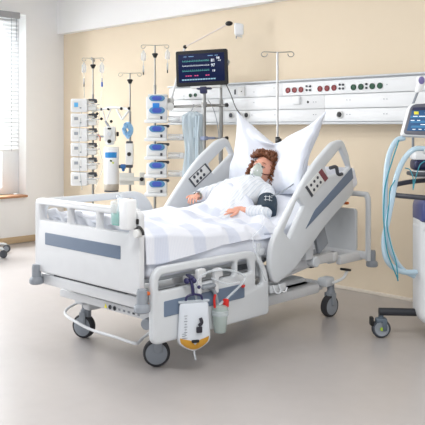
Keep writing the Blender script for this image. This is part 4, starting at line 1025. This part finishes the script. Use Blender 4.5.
obj('push_handle', tube([vm(lx+W+.05, -.22, zh-.05), vm(xc, -.26, zh-.045), vm(lx+.02, -.24, zh-.025), vm(hx+.01, -.20, zh-.01), vm(hx-.0, -.15, zh+.01), vm(hx+.05, -.02, zh+.045), vm(lx+.08, .10, zh+.065), vm(xc, .12, zh+.06), vm(xc+.2, .1, zh+.06)], .017, 12), M('handle_grey', (62, 64, 74), .35), vt)
obj('column', [rb(vm(xc-.0, .03, (ztop+.13+1.36)/2), (.13, .10, 1.36-ztop-.13), .03, Rc)], WHITE, vt)
zc = at(425, 165, D=4.95).z; xs = (at(416, 165, D=4.95)-vc).dot(RT)
obj('filter_unit', [plate(fillet([(xs, zc-.04, .03), (xs, zc+.035, .03), (xs+.3, zc+.035, .03), (xs+.3, zc-.04, .03)]), [], .16, lambda u, v, w: vm(u, w, v), .03)], DNAVY, vt)
obj('filter_support', [rb(vm(xs+.13, 0, zc-.065), (.24, .14, .05), .015, Rc), rb(vm(xs+.13, 0, zc+.06), (.26, .14, .06), .015, Rc)], WHITE, vt)
zs = at(420, 174.5, D=4.95).z; obj('tray', rb(vm(xs+.14, -.02, zs), (.32, .2, .028), .01, Rc), DGREY, vt)
# screen
sc = at(434.5, 121, D=4.85)
Rs = Matrix.Rotation(math.radians(44.4), 3, 'Z') @ Matrix.Rotation(math.radians(-14), 3, 'X')
def sm(x, y, z): return sc+Rs@V((x, y, z))
o = [(-.235, -.105, .03), (-.165, .115, .04), (.19, .135, .04), (.235, -.125, .03)]
scc = obj('screen_casing', plate(fillet(o, n=6), [], .055, lambda u, v, w: sm(u, w, v), .014), WHITE, vt)
obj('screen_bezel', plate(fillet([(u*.94, v*.92, r) for u, v, r in o], n=6), [], .01, lambda u, v, w: sm(u, w-.028, v), .003), M('bezel_grey', (98, 100, 112), .35), scc)
o2 = [(-.197, -.074), (-.146, .082), (.16, .092), (.19, -.084)]
obj('display', plate(o2, [], .006, lambda u, v, w: sm(u, w-.033, v), .001), VSCR, scc)
obj('display_header', plate([(-.154, .062), (-.147, .082), (.16, .092), (.165, .07)], [], .003, lambda u, v, w: sm(u, w-.0365, v), .0005), DNAVY, scc)
obj('display_band', [plate([(-.17+.0*k, z), (-.165, z+.014), (.16, z+.016), (.165, z)], [], .002, lambda u, v, w: sm(u, w-.037, v), .0003) for k, z in enumerate((.012, -.022, -.055))], VSC2, scc)
obj('yellow_tile', rb(sm(-.127, -.037, .045), (.03, .003, .02), .0005, Rs), YEL, scc)
obj('display_text', [rb(sm(x, -.0375, z), (w, .002, .005), 0, Rs) for x, z, w in ((-.135, .022, .03), (-.09, .022, .04), (-.155, -.006, .025), (-.115, -.006, .02), (-.06, -.006, .01), (-.08, -.034, .05), (-.15, -.066, .02), (-.11, -.066, .02), (-.07, -.066, .02), (-.06, .045, .02))], WHL, scc)
obj('bezel_mark', rb(sm(-.02, -.034, .110), (.06, .002, .008), .0005, Rs), OFFW, scc)
# support arm with logo tip
q0 = at(413, 104, D=4.95); q1 = at(418, 91, D=4.95); q2 = at(420.5, 80, D=4.95)
obj('support_arm', [tube([q0+V((0, 0, -.3)), q0, q1], .0085, 10, 0)], GREY, vt)
obj('arm_grip', [tube([q1-V((0, 0, .01)), q1, q2+V((0, 0, -.03)), q2], .02, 12, 4, rs=lambda t: .016+.014*t), ell(q2, .03)], WHITE, vt)
obj('grip_oval', ell(q2-FW*.026+V((0, 0, -.004)), (.021, .006, .026), 18, 10, Rc), M('violet_oval', (116, 108, 160), .4), vt)
# base
hubc = at(381, 322, D=5.06)
obj('base_leg', [tube([at(379, 311.5, D=5.05), vm(lx+.10, -.0, .175)], .027, 12, 0), tube([vm(xc, -.1, .165), vm(xc+.35, -.35, .165)], .03, 12, 0), tube([vm(xc, .2, .165), vm(xc+.3, .45, .165)], .03, 12, 0), tube([vm(xc, .2, .165), vm(xc+.15, .52, .165)], .03, 12, 0), rb(vm(xc, .06, .165), (.3, .36, .05), .02, Rc)], M('charcoal', (36, 39, 46), .5), vt)
def vcastor(p):
    w = obj('castor', [lathe([(.03, -.02), (.058, -.02), (.065, -.01), (.065, .01), (.058, .02), (.03, .02)], p, -FW, 32)], DGREY, vt)
    obj('castor_hub', [lathe([(.046, .02), (.05, .024), (.046, .028), (.03, .022)], p, -FW, 28)], GREY, w)
    obj('hub_dot', cyl(p-FW*.02, p-FW*.032, .012, n=14), M('lime_dot', (160, 190, 60), .5), w)
    obj('castor_fork', [rb(p+V((0, 0, .055)), (.08, .06, .04), .015, Rc), rb(p-FW*.03+V((0, 0, .025))+RT*.02, (.03, .008, .07), .003, Rc), cyl(p+V((0, 0, .06)), p+V((0, 0, .10)), .018)], M('fork_slate', (88, 100, 112), .45), w)
    obj('brake_tab', rb(p-RT*.065+V((0, 0, .05)), (.025, .05, .06), .008, Rc), BLACK, w)
hb_ = V((hubc.x, hubc.y, .065)); vcastor(hb_)
for e in (vm(xc+.35, -.35, .065), vm(xc+.3, .45, .065), vm(xc+.15, .52, .065)): vcastor(e)
# hoses
def hs(L, d=4.9): return [at(a, b, D=dd) for a, b, dd in L]
GH = 'pale blue breathing hoses of the ventilator'
h1 = tube(hs([(404, 138, 4.85), (396, 141, 4.83), (389, 155, 4.83), (386, 175, 4.83), (385, 200, 4.83), (386, 225, 4.83), (391, 250, 4.84), (401, 268, 4.9), (414, 276, 4.96)]), .0175, 14)
h2 = tube(hs([(428, 149, 4.8), (415, 149, 4.78), (405, 158, 4.78), (397, 175, 4.78), (392, 200, 4.78), (388, 220, 4.78), (384, 240, 4.79), (386, 258, 4.8), (394, 268, 4.83), (404, 272, 4.88), (416, 272, 4.94)]), .0175, 14)
def hl(s): return s
tag(obj('breathing_hose', h1, HOSE), 'pale blue breathing hose leaving the lower left corner of the ventilator screen', 'hose', GH)
tag(obj('breathing_hose', h2, HOSE), 'pale blue breathing hose curving over in front of the ventilator column', 'hose', GH)
tag(obj('sensor_tube', tube(hs([(399, 140, 4.8), (393, 158, 4.78), (386, 182, 4.76), (384, 200, 4.76), (384, 225, 4.76), (387, 250, 4.76), (392, 265, 4.76), (397, 277, 4.76), (398, 281, 4.76)]), .0045, 8), TEAL), 'long teal sensor tube following the outer breathing hose', 'tube')
tag(obj('sensor_tube', tube(hs([(395, 180, 4.74), (390, 190, 4.74), (389, 204, 4.74), (387, 225, 4.75), (391, 245, 4.75), (396, 262, 4.75), (398, 278, 4.75)]), .004, 8), TEAL), 'teal sensor tube running between the two breathing hoses', 'tube')
tag(obj('sensor_tube', tube(hs([(405, 168, 4.8), (410, 170, 4.78), (413, 178, 4.76), (413, 189, 4.75)]), .0035, 8), TEAL), 'short teal tube looping onto the ventilator push handle', 'tube')
tag(obj('sensor_tube', tube(hs([(425, 161, 4.76), (420, 165, 4.75), (416, 177, 4.75), (413, 190, 4.74)]), .0035, 8), TEAL), 'short teal tube crossing in front of the navy filter', 'tube')
obj('hose_connector', [cyl(at(423, 150, D=4.8), at(431, 150, D=4.8), .026)], OFFW, vt)

# chair castor at the left edge
lc = at(6.5, 252.5, Z=0); 
mt = thing('rolling_stool', 'castor and grey leg of a rolling stool at the left edge', 'stool', lc-RT*.22-FW*.23)
wc = lc+V((0, 0, .045))
w = obj('castor', [lathe([(.02, -.018), (.040, -.018), (.045, -.008), (.045, .008), (.040, .018), (.02, .018)], wc, -FW, 24)], DGREY, mt)
obj('wheel_disc', [lathe([(0, .018), (.032, .018), (.028, .022), (0, .022)], wc, -FW, 20)], GREY, w)
o_ = mt.location.copy()
obj('leg', [tube([wc+V((0, 0, .045)), wc-RT*.035-FW*.035+V((0, 0, .06)), V((o_.x, o_.y, .14))], .014, 8)], BEDG, mt)
for k in range(1, 5):
    a = math.atan2((lc-o_).y, (lc-o_).x)+k*2*math.pi/5; d = V((math.cos(a), math.sin(a), 0)); e = V((o_.x, o_.y, 0))+d*.32
    obj('leg', tube([e+V((0, 0, .09)), e-d*.05+V((0, 0, .11)), V((o_.x, o_.y, .14))], .014, 8), BEDG, mt)
    obj('castor', lathe([(.02, -.018), (.040, -.018), (.045, -.008), (.045, .008), (.040, .018), (.02, .018)], e+V((0, 0, .045)), V((-d.y, d.x, 0)), 20), DGREY, mt)
obj('gas_spring', cyl((o_.x, o_.y, .12), (o_.x, o_.y, .46), .022), CHROME, mt)
obj('seat', lathe([(0, .44), (.15, .44), (.17, .46), (.17, .50), (.15, .52), (0, .52)], (o_.x, o_.y, 0), (0, 0, 1), 32), DGREY, mt)

# ------------------------------------------------------------------ lights
def area(name, loc, rot, sx, sy, e, col=(1, 1, 1)):
    L = bpy.data.lights.new(name, 'AREA'); L.shape = 'RECTANGLE'; L.size = sx; L.size_y = sy; L.energy = e; L.color = col
    o = bpy.data.objects.new(name, L); o.location = loc; o.rotation_euler = rot; C.objects.link(o); return o
area('window_daylight', (WX-1.7, (W0+W1)/2, 3.1), (0, math.radians(-62), 0), 2.4, 2.6, 1300, (.96, .98, 1))
area('window_daylight_front', (WX-.32, (V0+V1)/2, 1.7), (0, math.radians(-90), 0), 2.2, V1-V0, 360, (.96, .98, 1))
area('ceiling_lamp', (-4.6, 3.0, ZC-.02), (0, 0, 0), 2.4, .6, 50, (1, .98, .95))
area('front_fill_light', (-.9, 1.5, ZC-.02), (0, 0, 0), 1.4, .8, 155, (1, .98, .95))  # added fill, no fixture: brightens the camera-facing side of the bed
w = bpy.data.worlds.new('world'); bpy.context.scene.world = w; w.use_nodes = True
bg = w.node_tree.nodes['Background']; bg.inputs[0].default_value = (.94, .97, 1, 1); bg.inputs[1].default_value = 1.3
vs = bpy.context.scene.view_settings; vs.view_transform = 'Standard'; vs.look = 'None'; vs.gamma = 1; vs.exposure = -0.6; vs.use_curve_mapping = False
